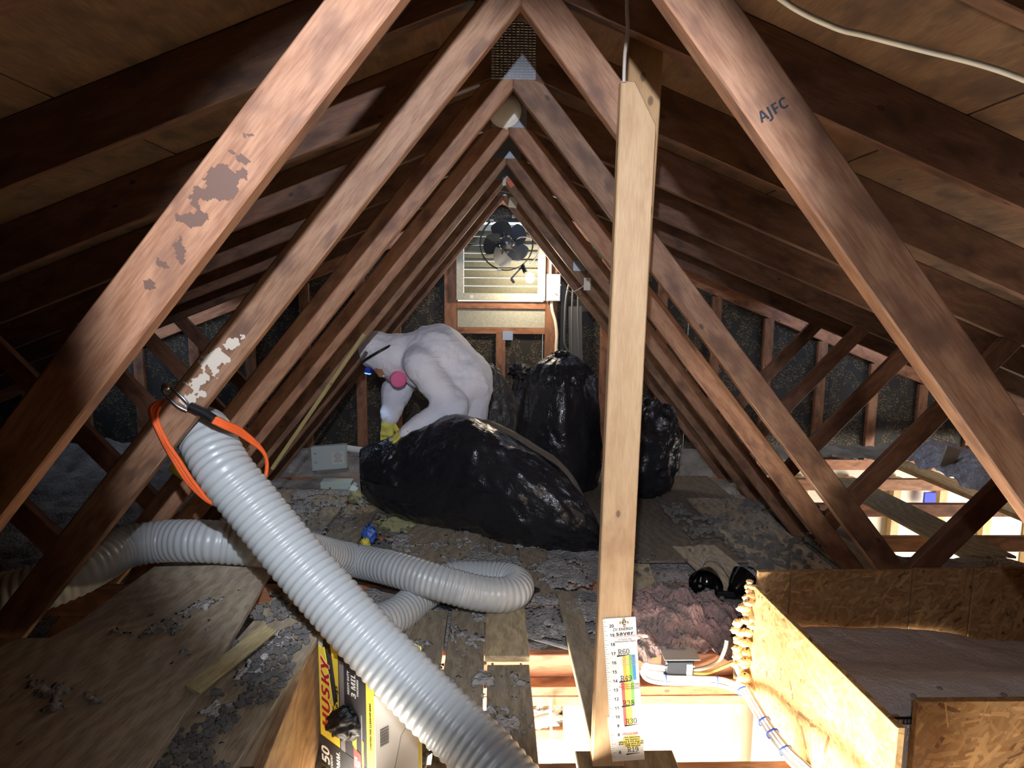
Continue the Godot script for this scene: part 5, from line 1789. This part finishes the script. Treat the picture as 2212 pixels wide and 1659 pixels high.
func bag_box() -> void:
	var t := thing("bag_box", "torn yellow and black carton of contractor trash bags under the hung hose", "box")
	t.position = Vector3(0.0048, -0.1056, 0)
	t.scale = Vector3.ONE * 1.08
	var a := Vector3(-0.50, 0, -1.56)
	var bb := Vector3(-0.335, 0, -1.42)
	var c := Vector3(-0.235, 0, -1.51)
	var dd := a + c - bb
	var rx := (bb - a).normalized()
	var n := rx.cross(Vector3.UP)
	var wd := a.distance_to(bb)
	var top := 0.475
	var side := func(p: Vector3, q: Vector3, y1: float, col: Color, called: String, m: Material) -> void:
		var s := mb(col)
		var x := (q - p).normalized()
		s.xf = Transform3D(Basis(x, Vector3.UP, x.cross(Vector3.UP)), (p + q) / 2 + Vector3(0, (0.118 + y1) / 2, 0))
		s.box(Vector3.ZERO, Vector3(p.distance_to(q), y1 - 0.118, 0.003), 0.0008)
		put(called, s, m, t)
	# the front wall, torn down from its top edge
	var f := mb(Color(0.85, 0.68, 0.06))
	f.xf = Transform3D(Basis(rx, Vector3.UP, n), a)
	f.prism(PackedVector2Array([Vector2(0, 0.118), Vector2(wd, 0.118), Vector2(wd, 0.47), Vector2(0.15, 0.475), Vector2(0.09, 0.465), Vector2(0.055, 0.50), Vector2(0.046, 0.49), Vector2(0.062, 0.40), Vector2(0.075, 0.33), Vector2(0.058, 0.30), Vector2(0.046, 0.36), Vector2(0.03, 0.43), Vector2(0.024, 0.452), Vector2(0.012, 0.446), Vector2(0, 0.45)]), 0.003, 0.0008)
	put("front_panel", f, M.plain, t)
	side.call(bb, c, 0.40, Color(0.82, 0.80, 0.76), "end_panel", M.plain)
	side.call(c, dd, 0.47, Color(0.85, 0.7, 0.1), "back_panel", M.plain)
	side.call(dd, a, 0.47, Color(0.5, 0.45, 0.38), "far_panel", M.plain)
	var inn := mb(Color(0.42, 0.37, 0.33))
	inn.xf = Transform3D(Basis(rx, Vector3.UP, n), a - n * 0.012)
	inn.box(Vector3(wd / 2, 0.29, 0), Vector3(wd - 0.006, 0.34, 0.002), 0.0005)
	put("inner_liner", inn, M.card, t)
	var flap := mb(Color(0.7, 0.68, 0.64))
	var ex := (c - bb).normalized()
	flap.xf = Transform3D(Basis(ex, Vector3.UP, ex.cross(Vector3.UP)), (bb + c) / 2 + Vector3(0, 0.40, 0) + Vector3(0, 0.02, 0))
	flap.box(Vector3(0.01, 0.0, 0.004), Vector3(bb.distance_to(c) * 0.95, 0.06, 0.002), 0.0006)
	put("end_flap", flap, M.plain, t)
	var on := func(s: float, y: float, lift: float) -> Vector3: return a + rx * s + Vector3(0, y, 0) + n * (0.0016 + lift)
	var rect := func(called: String, s0: float, s1: float, y0: float, y1: float, col: Color, lift: float, skew: float) -> void:
		var q := mb(col)
		q.xf = Transform3D(Basis(rx, Vector3.UP, n), on.call(0, 0, lift))
		q.prism(PackedVector2Array([Vector2(s0, y0), Vector2(s1, y0 + skew), Vector2(s1, y1 + skew), Vector2(s0, y1)]), 0.0004, 0.0001)
		put(called, q, M.plain, t)
	rect.call("picture_ground", 0.082, 0.188, 0.14, 0.465, Color(0.03, 0.03, 0.035), 0.0, 0.0)
	rect.call("grey_stripe", 0.086, 0.104, 0.15, 0.44, Color(0.22, 0.22, 0.23), 0.0003, 0.0)
	rect.call("grey_stripe", 0.168, 0.172, 0.16, 0.33, Color(0.25, 0.25, 0.27), 0.0003, 0.0)
	rect.call("count_band", 0.0, 0.188, 0.125, 0.205, Color(0.03, 0.03, 0.03), 0.0006, -0.006)
	rect.call("red_flash", 0.138, 0.166, 0.13, 0.235, Color(0.62, 0.06, 0.05), 0.0009, -0.01)
	rect.call("yellow_flash", 0.134, 0.150, 0.238, 0.272, Color(0.85, 0.66, 0.06), 0.0009, -0.01)
	rect.call("yellow_flash", 0.170, 0.177, 0.16, 0.265, Color(0.8, 0.75, 0.08), 0.0009, 0.0)
	rect.call("skin_tone", 0.105, 0.135, 0.15, 0.20, Color(0.42, 0.22, 0.13), 0.0003, -0.02)
	var up := Vector3.UP
	var lx := -rx
	var white := mat(Color(0.9, 0.9, 0.88))
	var ink := mat(Color(0.06, 0.05, 0.04))
	var redm := mat(Color(0.70, 0.06, 0.07))
	words("HUSKY", 0.037, on.call(0.029, 0.328, 0.0004), up, lx, white, t, 900, "lettering_edge", 1.2, "Droid Sans", 0.12)
	words("HUSKY", 0.033, on.call(0.029, 0.328, 0.0010), up, lx, redm, t, 900, "lettering", 1.33, "Droid Sans", 0.12)
	words("Contractor", 0.0105, on.call(0.058, 0.268, 0.0004), up, lx, ink, t, 700)
	words("Clean-Up Bags", 0.0105, on.call(0.072, 0.30, 0.0004), up, lx, ink, t, 700, "lettering", 1.35)
	words("50", 0.032, on.call(0.022, 0.158, 0.0012), up, lx, white, t, 900)
	words("COUNT", 0.008, on.call(0.047, 0.15, 0.0012), up, lx, white, t, 700)
	words("COMM.", 0.014, on.call(0.075, 0.158, 0.0012), up, lx, white, t, 800)
	words("3 MIL", 0.017, on.call(0.142, 0.395, 0.0008), up, lx, white, t, 900)
	words("HEAVY DUTY", 0.0075, on.call(0.122, 0.395, 0.0008), up, lx, white, t, 800)
	words("THICKNESS", 0.006, on.call(0.158, 0.395, 0.0008), up, lx, white, t, 800)
	words("VALUE SIZE", 0.010, on.call(0.147, 0.175, 0.0014), up, lx, white, t, 800)
	words("PLUS TIES", 0.008, on.call(0.159, 0.18, 0.0014), up, lx, white, t, 800)
	words("50 BAGS", 0.010, on.call(0.203, 0.165, 0.0004), up, lx, ink, t, 800)
	words("CONTRACTOR CLEAN-UP BAGS", 0.006, on.call(0.203, 0.315, 0.0004), up, lx, mat(Color(0.35, 0.28, 0.05)), t, 700)
	var bc := mb(Color(0.08, 0.08, 0.08))
	var en := ex.cross(Vector3.UP)
	bc.xf = Transform3D(Basis(ex, Vector3.UP, en), bb + ex * 0.022 + Vector3(0, 0.285, 0) + en * 0.002)
	for k in 13:
		bc.box(Vector3(0.003, -0.022 + k * 0.0036, 0), Vector3(0.024, 0.0010 + 0.0016 * absf(sin(k * 1.7)), 0.0004), 0.0001)
	tag(put("barcode", bc, M.plain, t), "", "", "", "stuff")
	var ye := mb(Color(0.85, 0.68, 0.06))
	ye.xf = bc.xf
	ye.box(Vector3(0.105, -0.04, 0), Vector3(0.008, 0.22, 0.0006), 0.0001)
	put("yellow_edge", ye, M.plain, t)
	var cr := mb(Color(0.3, 0.3, 0.3))
	cr.xf = bc.xf
	cr.bar(Vector3(0.02, -0.14, 0.0003), Vector3(0.05, -0.02, 0.0003), 0.0008, 0.002, Vector3(0.8, -0.3, 0))
	cr.bar(Vector3(0.05, -0.02, 0.0003), Vector3(0.10, 0.03, 0.0003), 0.0008, 0.0015, Vector3(0.5, -0.8, 0))
	put("crease", cr, M.plain, t)
	var wad := mb()
	wad.ball(on.call(0.124, 0.292, 0.006), Vector3(0.05, 0.038, 0.028), 26, 34, 0.35, nz)
	put("black_bag_end", wad, mat(Color(0.035, 0.035, 0.04), 0.5), t)
